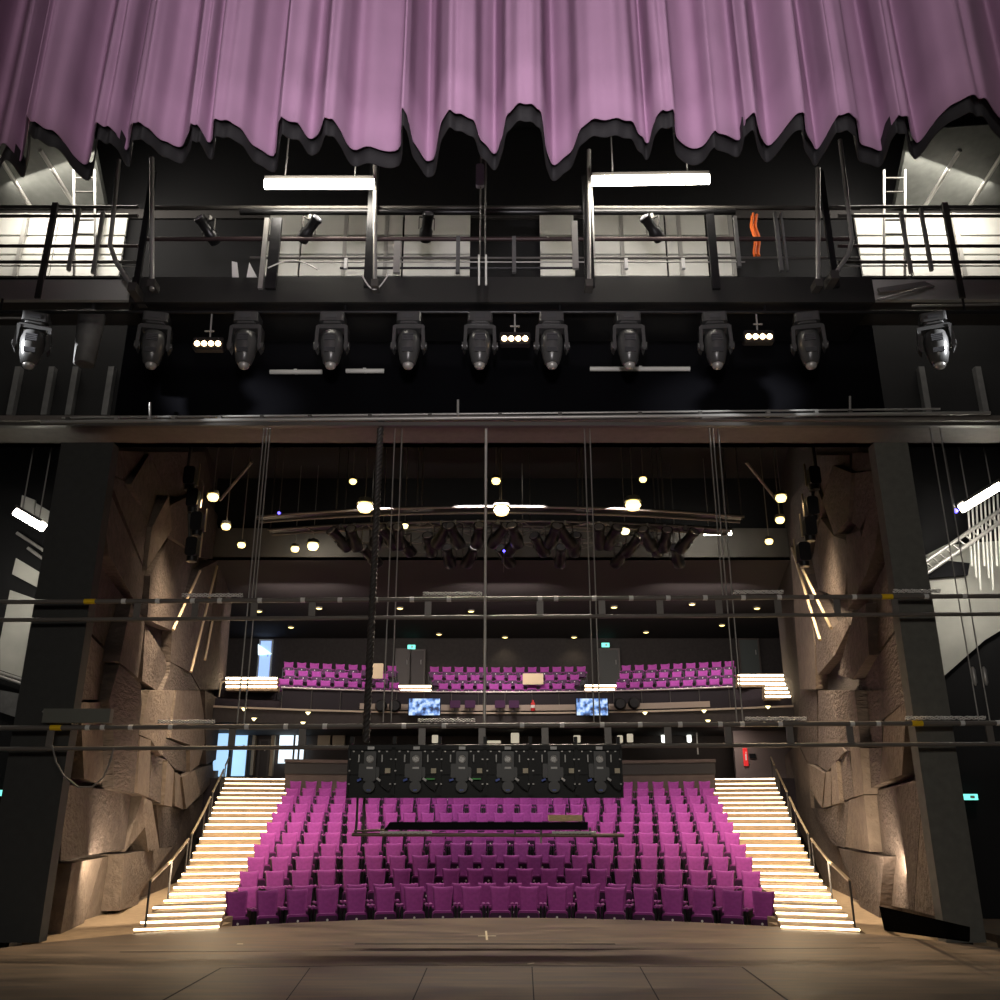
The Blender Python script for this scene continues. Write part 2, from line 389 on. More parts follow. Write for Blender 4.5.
# pale cladding above
CLAD = mat('pale_cladding', (0.62, 0.62, 0.58), 0.5, noise=0.06, nscale=2)
struct(MB().box((0, 14.7, 12.6), (24, 0.1, 3.6)).build('wall_upper', DK))
cl = bpy.data.objects['wall_upper']
def clad(x0, x1, y0=213, y1=276, rows=(222, 240, 258)):
    Y = 14.55
    a = xw(x0, 245, Y); b = xw(x1, 245, Y)
    for (p, q) in ((214, 236), (237, 255), (256, 277)):
        MB().box(((a + b) / 2, Y, (zw(p, Y) + zw(q, Y)) / 2), (b - a, 0.06, zw(p, Y) - zw(q, Y) - 0.02)).build('cladding_panel', CLAD, cl)
for (x0, x1) in ((-30, 20), (22, 55), (56, 98), (99, 124), (268, 300), (302, 345), (347, 368), (372, 402), (404, 470), (540, 574), (590, 622), (624, 665), (667, 706), (712, 732), (858, 905), (908, 958), (961, 1030), (1033, 1100), (-105, -33)):
    clad(x0, x1)
# studs over the cladding
for px in (21, 99, 345, 386, 622, 680, 732, 959):
    MB().box((xw(px, 245, 14.45), 14.45, zw(245, 14.45)), (0.07, 0.06, zw(214, 14.45) - zw(277, 14.45))).build('stud', STEEL, cl)
# ceiling over stage and side boxes
struct(MB().box((0, 9, 14.6), (30, 18, 0.2)).build('ceiling_stage', DK))
CEIL = mat('ceiling_paint', (0.03, 0.027, 0.026), 0.8, noise=0.2, nscale=0.6)
struct(MB().box((0, 22, 12.4), (24, 14.8, 0.2)).build('ceiling_auditorium', CEIL))
# sloping pale soffit panels at the far upper corners
SOF = mat('soffit_grey', (0.075, 0.078, 0.072), 0.6, noise=0.15)
for sx in (-1, 1):
    o = struct(MB().prism([at(500 + sx * 395, 205, 14.4), at(500 + sx * 540, 205, 14.4), at(500 + sx * 560, 120, 12.6), at(500 + sx * 410, 130, 12.6)],
                   [at(500 + sx * 395, 205, 14.4) + Vector((0, 0.1, 0.1)), at(500 + sx * 540, 205, 14.4) + Vector((0, 0.1, 0.1)), at(500 + sx * 560, 120, 12.6) + Vector((0, 0.1, 0.1)), at(500 + sx * 410, 130, 12.6) + Vector((0, 0.1, 0.1))]).build('ceiling_soffit', SOF))
    for dx in (425, 470):
        MB().tube(at(500 + sx * dx, 206, 14.2), at(500 + sx * (dx + 35), 150, 12.8), 0.04, 6).build('soffit_beam', STEEL, o)

# ------------------------------------------------------------------ faceted side walls
def wall_side(sx):
    return (Vector((6.62 if sx > 0 else -6.92, 14.32, 0)), Vector((sx * 10.1, 33.0, 0)))
def hit(px, py, sx, off):
    A, B = wall_side(sx); d = (B - A); n = Vector((d.y, -d.x, 0)).normalized()
    if n.x * sx > 0: n = -n
    r_ = ray(px, py); t = (A + n * off).dot(n) / r_.dot(n) if False else ((A + n * off) - Vector((0, 0, EYE))).dot(n) / r_.dot(n)
    return Vector((0, 0, EYE)) + r_ * t, n
for sx, side in ((-1, 'left'), (1, 'right')):
    A, B = wall_side(sx)
    q = [A + Vector((0, 0, -0.6)), B + Vector((0, 0, -0.6)), B + Vector((0, 0, 7.4)), A + Vector((0, 0, 7.4))]
    A2 = A.lerp(B, (14.9 - A.y) / (B.y - A.y)); q2 = [A2 + Vector((0, 0, 7.4)), B + Vector((0, 0, 7.4)), B + Vector((0, 0, 12.4)), A2 + Vector((0, 0, 12.4))]
    struct(MB().prism(q, [v + Vector((sx * 0.06, 0, 0)) for v in q]).prism(q2, [v + Vector((sx * 0.06, 0, 0)) for v in q2]).build('wall_' + side, mat('side_wall_brown', (0.05, 0.04, 0.034), 0.9, noise=.2, bump=.8)))
def facet(pts, sx, off, tiltx=0.0, tiltz=0.0, m=PANEL):
    cx = sum(p[0] for p in pts) / len(pts); cy = sum(p[1] for p in pts) / len(pts)
    fr = []; bk = []
    for (x, y) in pts:
        # shrink a little so dark joints show
        x2 = cx + (x - cx) * 0.985; y2 = cy + (y - cy) * 0.99
        o_ = max(0.05, (off + tiltx * (x - cx) / 30 * sx + tiltz * (y - cy) / 50) * (0.55 if abs(cx - 500) > 380 else 0.8))
        p, n = hit(x2, y2, sx, o_)
        if p.z < 0.01 and p.y < 16.0: p.z = 0.01
        fr.append(p); bk.append(p - n * (o_ + 0.02))
    MB().prism(fr, bk).build('panel', m, bpy.data.objects['wall_left' if sx < 0 else 'wall_right'])
P2 = mat('bark_textured_panel_lit', (0.15, 0.116, 0.09), 0.8, noise=0.2, nscale=4, bump=1.5, bscale=10, stretch=(1, 1, 1))  # paler panel copy; light on the brighter facets put into its colour
P3 = mat('ridged_panel', (0.085, 0.065, 0.053), 0.7, noise=0.3, nscale=3, bump=2.2, bscale=5, stretch=(1, 1, 3.5))
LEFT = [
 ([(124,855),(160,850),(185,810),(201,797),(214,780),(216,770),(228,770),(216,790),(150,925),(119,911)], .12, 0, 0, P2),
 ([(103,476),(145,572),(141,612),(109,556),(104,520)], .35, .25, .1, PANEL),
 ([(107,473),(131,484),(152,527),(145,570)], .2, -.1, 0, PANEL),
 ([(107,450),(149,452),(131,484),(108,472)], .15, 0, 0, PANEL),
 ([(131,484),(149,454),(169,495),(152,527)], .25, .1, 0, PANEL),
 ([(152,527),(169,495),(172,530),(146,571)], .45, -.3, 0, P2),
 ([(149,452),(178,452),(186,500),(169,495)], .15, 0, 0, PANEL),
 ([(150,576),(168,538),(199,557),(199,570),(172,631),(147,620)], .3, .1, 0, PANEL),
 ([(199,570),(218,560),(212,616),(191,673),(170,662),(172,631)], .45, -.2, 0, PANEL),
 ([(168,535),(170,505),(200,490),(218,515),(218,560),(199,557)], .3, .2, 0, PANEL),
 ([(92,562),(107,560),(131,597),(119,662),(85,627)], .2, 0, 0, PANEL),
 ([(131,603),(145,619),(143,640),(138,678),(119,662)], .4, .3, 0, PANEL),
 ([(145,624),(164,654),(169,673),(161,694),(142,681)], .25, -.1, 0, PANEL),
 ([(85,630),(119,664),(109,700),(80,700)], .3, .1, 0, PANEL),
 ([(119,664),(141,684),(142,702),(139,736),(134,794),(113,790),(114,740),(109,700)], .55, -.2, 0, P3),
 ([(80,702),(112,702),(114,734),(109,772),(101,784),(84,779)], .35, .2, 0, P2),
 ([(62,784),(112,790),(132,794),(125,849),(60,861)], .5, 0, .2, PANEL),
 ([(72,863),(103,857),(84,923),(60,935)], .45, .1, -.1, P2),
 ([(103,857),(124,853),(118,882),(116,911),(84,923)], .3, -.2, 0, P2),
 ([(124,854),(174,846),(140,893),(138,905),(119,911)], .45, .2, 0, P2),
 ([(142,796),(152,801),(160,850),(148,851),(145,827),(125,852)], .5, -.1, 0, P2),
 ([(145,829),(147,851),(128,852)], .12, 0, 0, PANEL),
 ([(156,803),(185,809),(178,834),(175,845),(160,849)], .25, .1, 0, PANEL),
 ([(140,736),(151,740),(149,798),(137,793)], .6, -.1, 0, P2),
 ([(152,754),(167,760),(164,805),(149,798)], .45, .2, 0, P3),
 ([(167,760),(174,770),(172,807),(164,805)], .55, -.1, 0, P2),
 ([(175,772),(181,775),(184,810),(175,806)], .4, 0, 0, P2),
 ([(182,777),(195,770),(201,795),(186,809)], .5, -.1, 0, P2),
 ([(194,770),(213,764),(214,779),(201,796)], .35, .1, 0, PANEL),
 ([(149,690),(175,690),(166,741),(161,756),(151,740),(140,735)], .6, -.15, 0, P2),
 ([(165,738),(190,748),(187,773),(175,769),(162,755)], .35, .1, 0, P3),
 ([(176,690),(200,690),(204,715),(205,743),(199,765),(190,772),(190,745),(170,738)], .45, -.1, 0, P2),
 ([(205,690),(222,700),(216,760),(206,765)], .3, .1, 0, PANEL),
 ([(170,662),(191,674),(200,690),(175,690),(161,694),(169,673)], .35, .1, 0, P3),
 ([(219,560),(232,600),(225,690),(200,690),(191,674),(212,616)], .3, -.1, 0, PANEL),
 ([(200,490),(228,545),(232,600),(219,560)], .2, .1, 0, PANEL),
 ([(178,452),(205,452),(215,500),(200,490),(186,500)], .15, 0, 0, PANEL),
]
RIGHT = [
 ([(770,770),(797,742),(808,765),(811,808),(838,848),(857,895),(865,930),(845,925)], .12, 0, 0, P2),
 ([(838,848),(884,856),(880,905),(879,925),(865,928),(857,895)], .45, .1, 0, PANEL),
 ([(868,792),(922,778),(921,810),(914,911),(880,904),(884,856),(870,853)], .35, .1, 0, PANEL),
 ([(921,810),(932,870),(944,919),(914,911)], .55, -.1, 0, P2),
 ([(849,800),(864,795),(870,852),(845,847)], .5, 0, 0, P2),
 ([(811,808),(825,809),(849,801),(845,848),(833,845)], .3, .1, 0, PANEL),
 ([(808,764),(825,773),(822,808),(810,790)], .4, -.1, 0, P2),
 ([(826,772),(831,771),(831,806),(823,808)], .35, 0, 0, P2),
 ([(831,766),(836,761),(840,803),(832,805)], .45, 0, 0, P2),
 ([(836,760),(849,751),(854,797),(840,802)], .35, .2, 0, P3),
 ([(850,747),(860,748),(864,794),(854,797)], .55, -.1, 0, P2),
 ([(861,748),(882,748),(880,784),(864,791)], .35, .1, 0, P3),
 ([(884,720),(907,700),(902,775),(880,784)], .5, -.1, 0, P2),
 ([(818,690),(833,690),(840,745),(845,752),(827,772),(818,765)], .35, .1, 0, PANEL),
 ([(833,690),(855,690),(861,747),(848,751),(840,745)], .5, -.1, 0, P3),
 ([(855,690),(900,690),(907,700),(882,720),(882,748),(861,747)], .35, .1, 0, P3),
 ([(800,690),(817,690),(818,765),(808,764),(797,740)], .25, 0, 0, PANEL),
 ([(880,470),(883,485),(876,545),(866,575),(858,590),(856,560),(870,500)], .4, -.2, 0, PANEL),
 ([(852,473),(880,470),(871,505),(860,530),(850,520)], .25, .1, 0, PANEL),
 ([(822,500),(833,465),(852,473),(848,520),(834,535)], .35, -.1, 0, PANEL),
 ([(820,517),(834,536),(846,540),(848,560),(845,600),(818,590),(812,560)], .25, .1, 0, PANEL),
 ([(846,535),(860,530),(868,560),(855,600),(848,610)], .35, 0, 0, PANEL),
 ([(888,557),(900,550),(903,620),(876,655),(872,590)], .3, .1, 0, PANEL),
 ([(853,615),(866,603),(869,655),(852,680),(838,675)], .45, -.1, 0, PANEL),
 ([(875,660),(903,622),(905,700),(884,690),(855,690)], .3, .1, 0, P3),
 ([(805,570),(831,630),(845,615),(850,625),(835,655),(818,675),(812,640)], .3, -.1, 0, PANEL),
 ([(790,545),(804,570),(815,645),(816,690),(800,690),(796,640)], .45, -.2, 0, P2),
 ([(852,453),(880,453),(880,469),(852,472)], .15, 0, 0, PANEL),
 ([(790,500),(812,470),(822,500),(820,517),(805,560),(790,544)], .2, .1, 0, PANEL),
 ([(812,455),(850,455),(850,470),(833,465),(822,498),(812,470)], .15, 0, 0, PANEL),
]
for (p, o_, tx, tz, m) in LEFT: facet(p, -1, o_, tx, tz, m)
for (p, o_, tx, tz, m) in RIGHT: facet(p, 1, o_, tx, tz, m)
# warm tan edge strips running up the far panels
EDGEM = mat('warm_tan_edge', (0.55, 0.42, 0.27), 0.4, 0.3)
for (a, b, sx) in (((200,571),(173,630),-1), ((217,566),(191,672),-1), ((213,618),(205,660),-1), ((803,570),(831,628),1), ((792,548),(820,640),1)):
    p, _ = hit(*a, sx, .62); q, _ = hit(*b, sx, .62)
    MB().path([p, q], 0.035).build('edge_trim', EDGEM, bpy.data.objects['wall_left' if sx < 0 else 'wall_right'])
# shade of the recess at the right wall's foot, put in as a black prism
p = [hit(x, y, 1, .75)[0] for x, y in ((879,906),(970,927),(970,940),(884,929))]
tag(MB().prism(p, [v + Vector((0.1, 0.25, -.05)) for v in p]).build('foot_recess', mat('recess_shade_black', (0.003, 0.003, 0.003), 0.9, spec=0.0)), 'long black shaded recess at the foot of the faceted wall beside the stage', 'box')

# ------------------------------------------------------------------ wings beyond the pillars
WL = mat('wing_wall_pale', (0.42, 0.42, 0.38), 0.7, noise=0.18, nscale=1.2)
struct(MB().box((-11.3, 17.6, 6), (7.6, 0.2, 14)).build('wall_wing_left', DK))
struct(MB().box((11.3, 17.6, 6), (7.6, 0.2, 14)).build('wall_wing_right', DK))
wl = bpy.data.objects['wall_wing_left']; wr = bpy.data.objects['wall_wing_right']
def wpoly(pts, Y, m, par, name, th=0.06):
    q = [at(x, y, Y) for x, y in pts]
    return MB().prism(q, [v + Vector((0, th, 0)) for v in q]).build(name, m, par)
wpoly([(22,495),(35,500),(33,517),(20,510)], 17.4, CLAD, wl, 'pale_panel'); wpoly([(36,503),(56,515),(56,532),(34,520)], 17.4, CLAD, wl, 'pale_panel')
wpoly([(16,558),(46,576),(46,592),(12,574)], 17.4, WL, wl, 'pale_panel')
wpoly([(10,590),(44,602),(36,682),(0,670),(0,640)], 17.4, WL, wl, 'pale_panel')
wpoly([(0,690),(32,696),(30,722),(0,712)], 17.4, GREY, wl, 'pale_panel')
for (a, b) in (((17,533),(52,556)), ((28,548),(50,564)), ((-5,671),(36,684)), ((-5,675),(35,688))):
    MB().tube(at(*a, 17.3), at(*b, 17.3), 0.035, 6).build('wing_rail', STEEL, wl)
wpoly([(926,555),(945,545),(1010,540),(1010,625),(985,640),(944,676),(938,660),(932,600)], 17.4, WL, wr, 'pale_panel')
wpoly([(926,572),(942,560),(970,563),(968,575),(930,578)], 17.3, BLACK, wr, 'dark_patch')  # flat black patch on the pale wing panel
for k in range(9):
    x = 968 + k * 4.2
    MB().tube(at(x, 508 - k * 2, 16.9), at(x + 4, 566 + (k % 3) * 12, 16.9), 0.02, 6).build('counterweight_line', CLAD, wr)
tr = MB(); a, b = at(925, 562, 16.8), at(1003, 508, 16.8); tr.tube(a, b, 0.035); tr.tube(a - Vector((0, 0, .22)), b - Vector((0, 0, .22)), 0.035)
for k in range(12):
    s_ = a.lerp(b, k / 12); e_ = a.lerp(b, (k + 1) / 12) - Vector((0, 0, .22)); tr.tube(s_, e_, 0.015, 6)
tag(tr.build('lattice_truss', STEEL), 'steel lattice truss slanting across the bright wing beside the counterweight lines', 'truss')

def fluoro(p, q, label, W_=0.10, tilt=None, power=40, hang=3.3, group=None):
    p = Vector(p); q = Vector(q); c = (p + q) / 2; d = (q - p)
    t = thing('fluorescent_light', label, 'light', c, group)
    ang = math.atan2(d.z, d.x); R_ = Matrix.Rotation(-ang, 3, 'Y')
    MB().box(c + Vector((0, 0.02, 0.07)), (d.length, W_ + 0.05, 0.05), R_).build('housing', DARKM, t)
    MB().rbox(c - Vector((0, 0, .02)), (d.length, W_, 0.15), 0.03, 'x', 2, R_).build('diffuser', TUBE, t)  # made taller so the glow around the tube sits in its shape
    for s_ in (0.18, 0.82):
        a = p.lerp(q, s_); MB().tube(a + Vector((0, 0, 0.08)), a + Vector((0, 0, hang)), 0.012, 6).build('hanger', STEEL, t)
    return t
fluoro(at(265, 183, 11.8), at(374, 183, 11.8), 'blazing fluorescent batten under the curtain above the glass-door side of the bridge', power=120, hang=3.65)
fluoro(at(592, 180, 11.8), at(709, 178, 11.8), 'blazing fluorescent batten under the curtain above the bridge, beside the orange cable', power=120, hang=3.65)
fluoro(at(17, 511, 15.2), at(43, 526, 15.2), 'slanting fluorescent light in the dark wing in front of barred windows', 0.16, hang=8)
fluoro(at(962, 507, 15.2), at(998, 485, 15.2), 'slanting fluorescent light above the truss in the pale-walled wing', 0.16, hang=8)
area('work_light', (-2.8, 11.6, 10.8), (-2.8, 14.5, 11.2), 1.7, 0.15, 30, NEUT)
area('work_light', (2.3, 11.6, 10.8), (2.3, 14.5, 11.2), 1.7, 0.15, 30, NEUT)
area('gallery_light', (-7.6, 13.2, 12.4), (-7.0, 14.6, 11.4), 3.0, 0.3, 95, NEUT)
area('gallery_light', (7.6, 13.2, 12.4), (7.0, 14.6, 11.4), 3.0, 0.3, 95, NEUT)
area('wing_light', (-8.9, 15.6, 6.2), (-9.2, 17.5, 4.5), 0.8, 0.2, 18, NEUT)
area('wing_light', (8.9, 15.6, 6.6), (9.2, 17.5, 4.8), 0.8, 0.2, 30, NEUT)

# ------------------------------------------------------------------ house curtain
hem = [(-200,130),(-180,112),(-150,118),(-130,150),(-118,118),(-90,124),(-70,150),(-60,120),(-40,130),(-15,170),(0,142),(10,148),(22,160),(26,118),(30,118),(45,128),(60,135),(75,155),(90,161),(96,126),(105,125),(115,130),(127,150),(131,122),(140,122),(150,130),(165,143),(180,143),(187,129),(193,124),(200,128),(208,141),(214,122),(225,120),(240,126),(255,145),(274,156),(278,119),(285,118),(300,125),(312,139),(322,121),(330,118),(340,128),(350,145),(370,147),(397,151),(400,110),(406,112),(413,142),(425,158),(432,157),(440,122),(450,112),(460,112),(474,120),(483,141),(495,152),(502,135),(508,115),(520,104),(533,103),(542,112),(548,151),(555,163),(570,150),(580,130),(595,118),(615,118),(630,121),(640,136),(648,139),(655,116),(665,111),(675,113),(680,140),(700,149),(712,133),(722,131),(740,139),(746,120),(757,113),(765,141),(775,142),(790,120),(803,110),(807,130),(815,149),(825,135),(835,118),(845,114),(857,118),(863,142),(880,151),(892,123),(900,114),(908,118),(914,141),(925,135),(940,115),(960,101),(980,95),(990,100),(1010,128),(1030,110),(1050,120),(1062,150),(1075,118),(1100,112),(1125,145),(1140,115),(1165,110),(1190,140),(1205,118)]
Z0 = 8.30
hp = []
def hemY(y): return atz(500, y, Z0).y
base = []
for (x, y) in hem:
    # damp the depth swing: real hem height varies a little too
    p = atz(x, 133 + (y - 133) * 1.0, Z0); base.append(p)
# resample smoothly
def resample(pts, n):
    out = []
    for i in range(len(pts) - 1):
        p0 = pts[max(0, i - 1)]; p1 = pts[i]; p2 = pts[i + 1]; p3 = pts[min(len(pts) - 1, i + 2)]
        for k in range(n):
            t = k / n; t2 = t * t; t3 = t2 * t
            out.append(0.5 * ((2 * p1) + (p2 - p0) * t + (2 * p0 - 5 * p1 + 4 * p2 - p3) * t2 + (3 * p1 - p0 - 3 * p2 + p3) * t3))
    out.append(pts[-1]); return out
crv = resample(base, 6)
VEL = mat('mauve_velvet_curtain', (0.35, 0.20, 0.32), 0.9, noise=0.06, nscale=2)
VELB = mat('black_curtain_lining', (0.012, 0.011, 0.013), 0.85)
def sheet(crv, dy, z0, z1, nz, m, par, name, th=0.012, wob=0.035, squash=1.0):
    vs = []; fs = []; n = len(crv); ym = sum(p.y for p in crv) / n
    for k in range(nz + 1):
        z = z0 + (z1 - z0) * k / nz
        for i, p in enumerate(crv):
            a = math.sin(i * 0.55 + 0.3 * math.sin(i * 0.13)) * wob * (0.3 + 0.7 * k / nz) + math.sin(i * 0.9 + 1.7) * wob * 0.5
            a += math.sin(i * 0.31 + z * 0.9) * wob * 0.6
            vs.append(Vector((p.x + math.sin(z * 0.7 + i * 0.05) * 0.01, ym + (p.y - ym) * squash + dy + a, z)))
    for k in range(nz):
        for i in range(n - 1): fs.append((k * n + i, k * n + i + 1, (k + 1) * n + i + 1, (k + 1) * n + i))
    mb = MB().add(vs, fs, True); o = mb.build(name, m, par)
    md = o.modifiers.new('thickness', 'SOLIDIFY'); md.thickness = th; md.offset = 1
    return o
cur = thing('house_curtain', 'huge raised mauve velvet house curtain with deep folds and black hem', 'curtain', (0, 8, Z0))
sheet(crv, 0, Z0, 13.2, 8, VEL, cur, 'drape')
h = sheet(crv, 0.10, Z0 - 0.13, 8.42, 1, VELB, cur, 'hem_lining'); h['label'] = 'black hem lining showing below the velvet'
MB().box((0, 8.0, 13.3), (18.0, 1.6, 0.25)).build('track', BLACK, cur)

# ------------------------------------------------------------------ gallery and lighting bridge over the opening
def rail(p, q, Y, r=0.03, par=None, m=DARKM, name='rail'):
    return MB().tube(at(*p, Y), at(*q, Y), r, 8).build(name, m, par)
CHAN = mat('channel_grey', (0.68, 0.68, 0.64), 0.5)
DARKR = mat('dark_red_brown_rail', (0.05, 0.03, 0.03), 0.5, 0.3)
for sx, nm, pst, chs in ((-1, 'glass-door', [(48,205,300),(75,210,272),(99,214,275)], (-190, 138)), (1, 'extinguisher', [(952,205,300),(925,210,272),(905,214,275)], (838, 1190))):
    g = thing('gallery', 'grey side gallery walkway with tube railings high on the %s side' % nm, 'gallery', at(500 + sx * 440, 300, 12.6))
    x0, x1 = chs; Y = 12.6
    a, b = at(x0, 291, Y), at(x1, 291, Y)
    MB().box(((a.x + b.x) / 2, Y + 0.5, a.z), (b.x - a.x, 1.0, 0.08)).build('deck', DARKM, g)
    MB().box(((a.x + b.x) / 2, Y, a.z), (b.x - a.x, 0.08, zw(281, Y) - zw(301, Y))).build('edge_channel', CHAN, g)
    for (yy, m_) in ((207, DARKM), (216, DARKM), (246, DARKR), (262, DARKM), (266, STEEL)):
        rail((x0, yy), (x1 if yy > 230 else x1 + (-12 if sx < 0 else 12) * 0, yy), Y, 0.028 if m_ is not STEEL else 0.012, g, m_)
    for (px, y0, y1) in pst:
        MB().box((at(px, (y0 + y1) / 2, Y).x, Y - 0.04, (zw(y0, Y) + zw(y1, Y)) / 2), (0.09 if y1 == 300 else 0.05, 0.06, zw(y0, Y) - zw(y1, Y))).build('post', DARKM if y1 == 300 else STEEL, g)
    # ladder
    lx = 83 if sx < 0 else 893
    lad = thing('ladder', 'short steel ladder rising behind the gallery railing on the %s side' % nm, 'ladder', at(lx, 275, 13.4))
    for dx in (-9, 12): MB().tube(at(lx + dx, 276, 13.4), at(lx + dx, 170, 13.4), 0.025, 6).build('stile', STEEL, lad)
    for yy in range(178, 276, 14): MB().tube(at(lx - 9, yy, 13.4), at(lx + 12, yy, 13.4), 0.016, 6).build('rung', DARKM, lad)
# central bridge
br = thing('lighting_bridge', 'long black lighting bridge with railings spanning between the two side galleries', 'bridge', at(500, 300, 12.2))
Y = 12.2; a, b = at(132, 285, Y), at(872, 285, Y)
MB().box(((a.x + b.x) / 2, Y + 0.6, zw(300, Y)), (b.x - a.x, 1.2, 0.08)).build('deck', BLACKM, br)
BRG = mat('bridge_panel', (0.035, 0.035, 0.033), 0.5, 0.2)
MB().box(((a.x + b.x) / 2, Y, (zw(278, Y) + zw(303, Y)) / 2), (b.x - a.x, 0.06, zw(278, Y) - zw(303, Y))).build('edge_channel', BRG, br)
for (y0, x0, x1, rr, m_) in ((208, 150, 860, .035, DARKM), (212, 240, 735, .05, BLACKM), (239, 140, 855, .035, DARKR), (258, 250, 860, .022, DARKM), (262, 275, 745, .012, STEEL), (268, 340, 575, .02, BLACKM)):
    rail((x0, y0), (x1, y0), Y - 0.02, rr, br, m_)
for (px, y0, y1, ww, m_) in ((264,222,292,.07,STEEL),(274,222,292,.16,BLACKM),(372,150,290,.14,BLACKM),(397,245,276,.10,STEEL),(458,240,276,.06,GREY),(514,240,276,.06,GREY),(575,225,272,.09,STEEL),(588,180,290,.14,BLACKM),(592,182,262,.05,STEEL),(626,262,272,.05,WHITE),(683,262,272,.05,WHITE),(713,218,292,.12,BLACKM),(737,220,270,.05,GREY),(778,216,274,.05,GREY),(784,216,274,.03,GREY),(145,175,290,.09,BLACKM),(828,175,290,.09,BLACKM),(346,262,272,.05,WHITE)):
    MB().box((at(px, (y0 + y1) / 2, Y - 0.06).x, Y - 0.08, (zw(y0, Y) + zw(y1, Y)) / 2), (ww, 0.06, zw(y0, Y) - zw(y1, Y))).build('post', m_, br)
# orange cable coil
oc = MB()
for k in range(4): oc.path([at(752 + (k % 2) * 4, 213, 12.9) + Vector((0.02 * math.cos(j), 0.02 * math.sin(j) + k * .03, -0.82 * j / 10)) for j in range(11)], 0.022)
tag(oc.build('orange_cable', mat('orange_rubber', (0.9, 0.18, 0.03), 0.5, emit=None)), 'orange cable hanging in a bundle behind the bridge railing', 'cable')
# steel uprights beside the bridge (bent tubes)
def bent(pts, Y, label):
    t = thing('bent_pole', label, 'pole', at(*pts[-1], Y))
    MB().path([at(x, y, Y) for x, y in pts], 0.035, 8).build('tube', STEEL, t)
    e = at(*pts[-1], Y); MB().box(e + Vector((0, .2, 0)), (0.12, 0.5, 0.14)).build('clamp', DARKM, t)
    return t
bent([(119, 160), (116, 190), (110, 245), (116, 262), (133, 288)], 11.9, 'bent steel tube clamped to the bridge end near the glass-door gallery')
bent([(840, 140), (846, 190), (852, 240), (848, 255), (834, 276)], 11.9, 'bent steel tube clamped to the bridge end near the extinguisher gallery')
for (px, y0, y1, wd, lab) in ((152, 158, 290, .06, 'straight steel pole beside the bent tube at the glass-door bridge end'), (818, 168, 285, .06, 'straight steel pole beside the bent tube at the extinguisher bridge end'), (375, 160, 285, .05, 'thin steel pole at the end of the batten light, glass-door side'), (589, 150, 280, .05, 'thin steel pole at the end of the batten light, middle of the bridge')):
    t = thing('steel_pole', lab, 'pole', at(px, y1, 12.0)); MB().tube(at(px, y1, 12.0), at(px, y0, 12.0), wd / 2 + .008, 8).build('tube', STEEL, t)
    MB().box(at(px, 284, 12.0) + Vector((0, .12, 0)), (0.11, 0.34, 0.12)).build('coupler', DARKM, t)

# pipe under the bridge carrying the moving lights
PY = 12.3
hpipe = thing('lighting_bar', 'long black bar under the bridge carrying the row of moving lights', 'lighting bar', at(500, 312, PY))
MB().tube(at(-60, 312, PY), at(1060, 312, PY), 0.03).build('tube', BLACKM, hpipe)
for px in (0, 130, 345, 560, 765, 965):
    MB().tube(at(px, 312, PY), Vector((at(px, 312, PY).x, PY, zw(300, PY) + 0.02)), 0.02, 6).build('drop_arm', BLACKM, hpipe)
for (a, b, lab) in (((-20, 318), (30, 318), 'glass-door'), ((912, 306), (1020, 304), 'extinguisher')):
    tag(MB().tube(at(*a, 12.4), at(*b, 12.4), 0.02, 6).build('tube_or_lit_strip', STEEL), 'short bare pale tube under the %s gallery' % lab, 'tube')

HEADG = mat('moving_light_casing', (0.06, 0.06, 0.06), 0.28)
VENT = mat('casing_vent', (0.05, 0.05, 0.055), 0.5)
def moving_head():
    t = thing('moving_light', '', 'stage light', (0, 0, 0))   # origin at the clamp, hanging down
    b = MB(); b.rbox((0, 0, -0.13), (0.40, 0.36, 0.15), 0.05, 'z', 3); b.rbox((0, 0, -0.21), (0.30, 0.30, 0.05), 0.05, 'z', 3); bs = b.build('base', HEADG, t)
    MB().box((0, -0.182, -0.13), (0.16, 0.012, 0.06)).build('display', VENT, bs)
    c = MB(); c.box((-0.12, 0, -0.03), (0.05, 0.07, 0.08)); c.box((0.12, 0, -0.03), (0.05, 0.07, 0.08)); c.build('clamp', BLACKM, t)
    y = MB()
    y.rbox((0, 0, -0.27), (0.48, 0.20, 0.07), 0.03, 'y', 3)
    for sx in (-1, 1):
        y.prism([Vector((sx * 0.20, -0.11, -0.26)), Vector((sx * 0.255, -0.11, -0.26)), Vector((sx * 0.27, -0.09, -0.62)), Vector((sx * 0.235, -0.08, -0.68)), Vector((sx * 0.215, -0.08, -0.62))],
                [Vector((sx * 0.20, 0.11, -0.26)), Vector((sx * 0.255, 0.11, -0.26)), Vector((sx * 0.27, 0.09, -0.62)), Vector((sx * 0.235, 0.08, -0.68)), Vector((sx * 0.215, 0.08, -0.62))])
        y.tube((sx * 0.20, 0, -0.56), (sx * 0.29, 0, -0.56), 0.06, 12)
    y.build('yoke', HEADG, t)
    h = MB(); h.lathe([(0.10, -0.33), (0.165, -0.36), (0.19, -0.48), (0.185, -0.60), (0.16, -0.72), (0.125, -0.85), (0.10, -0.87)], n=16, sq=1.05)
    hd = h.build('head', HEADG, t)
    for (z, hh, dd) in ((-0.50, 0.12, 0.188), (-0.70, 0.08, 0.163)):
        vm = MB()
        for k in range(4): vm.box((0, -dd - 0.008, z + hh / 2 - hh * k / 4 - hh / 8), (0.17, 0.03, hh / 4 * 0.7))
        vm.build('vent', VENT, hd)
    MB().lathe([(0.085, -0.86), (0.09, -0.90), (0.07, -0.935), (0.02, -0.95)], n=14).build('lens_ring', STEEL, hd)
    return t
mh0 = moving_head()
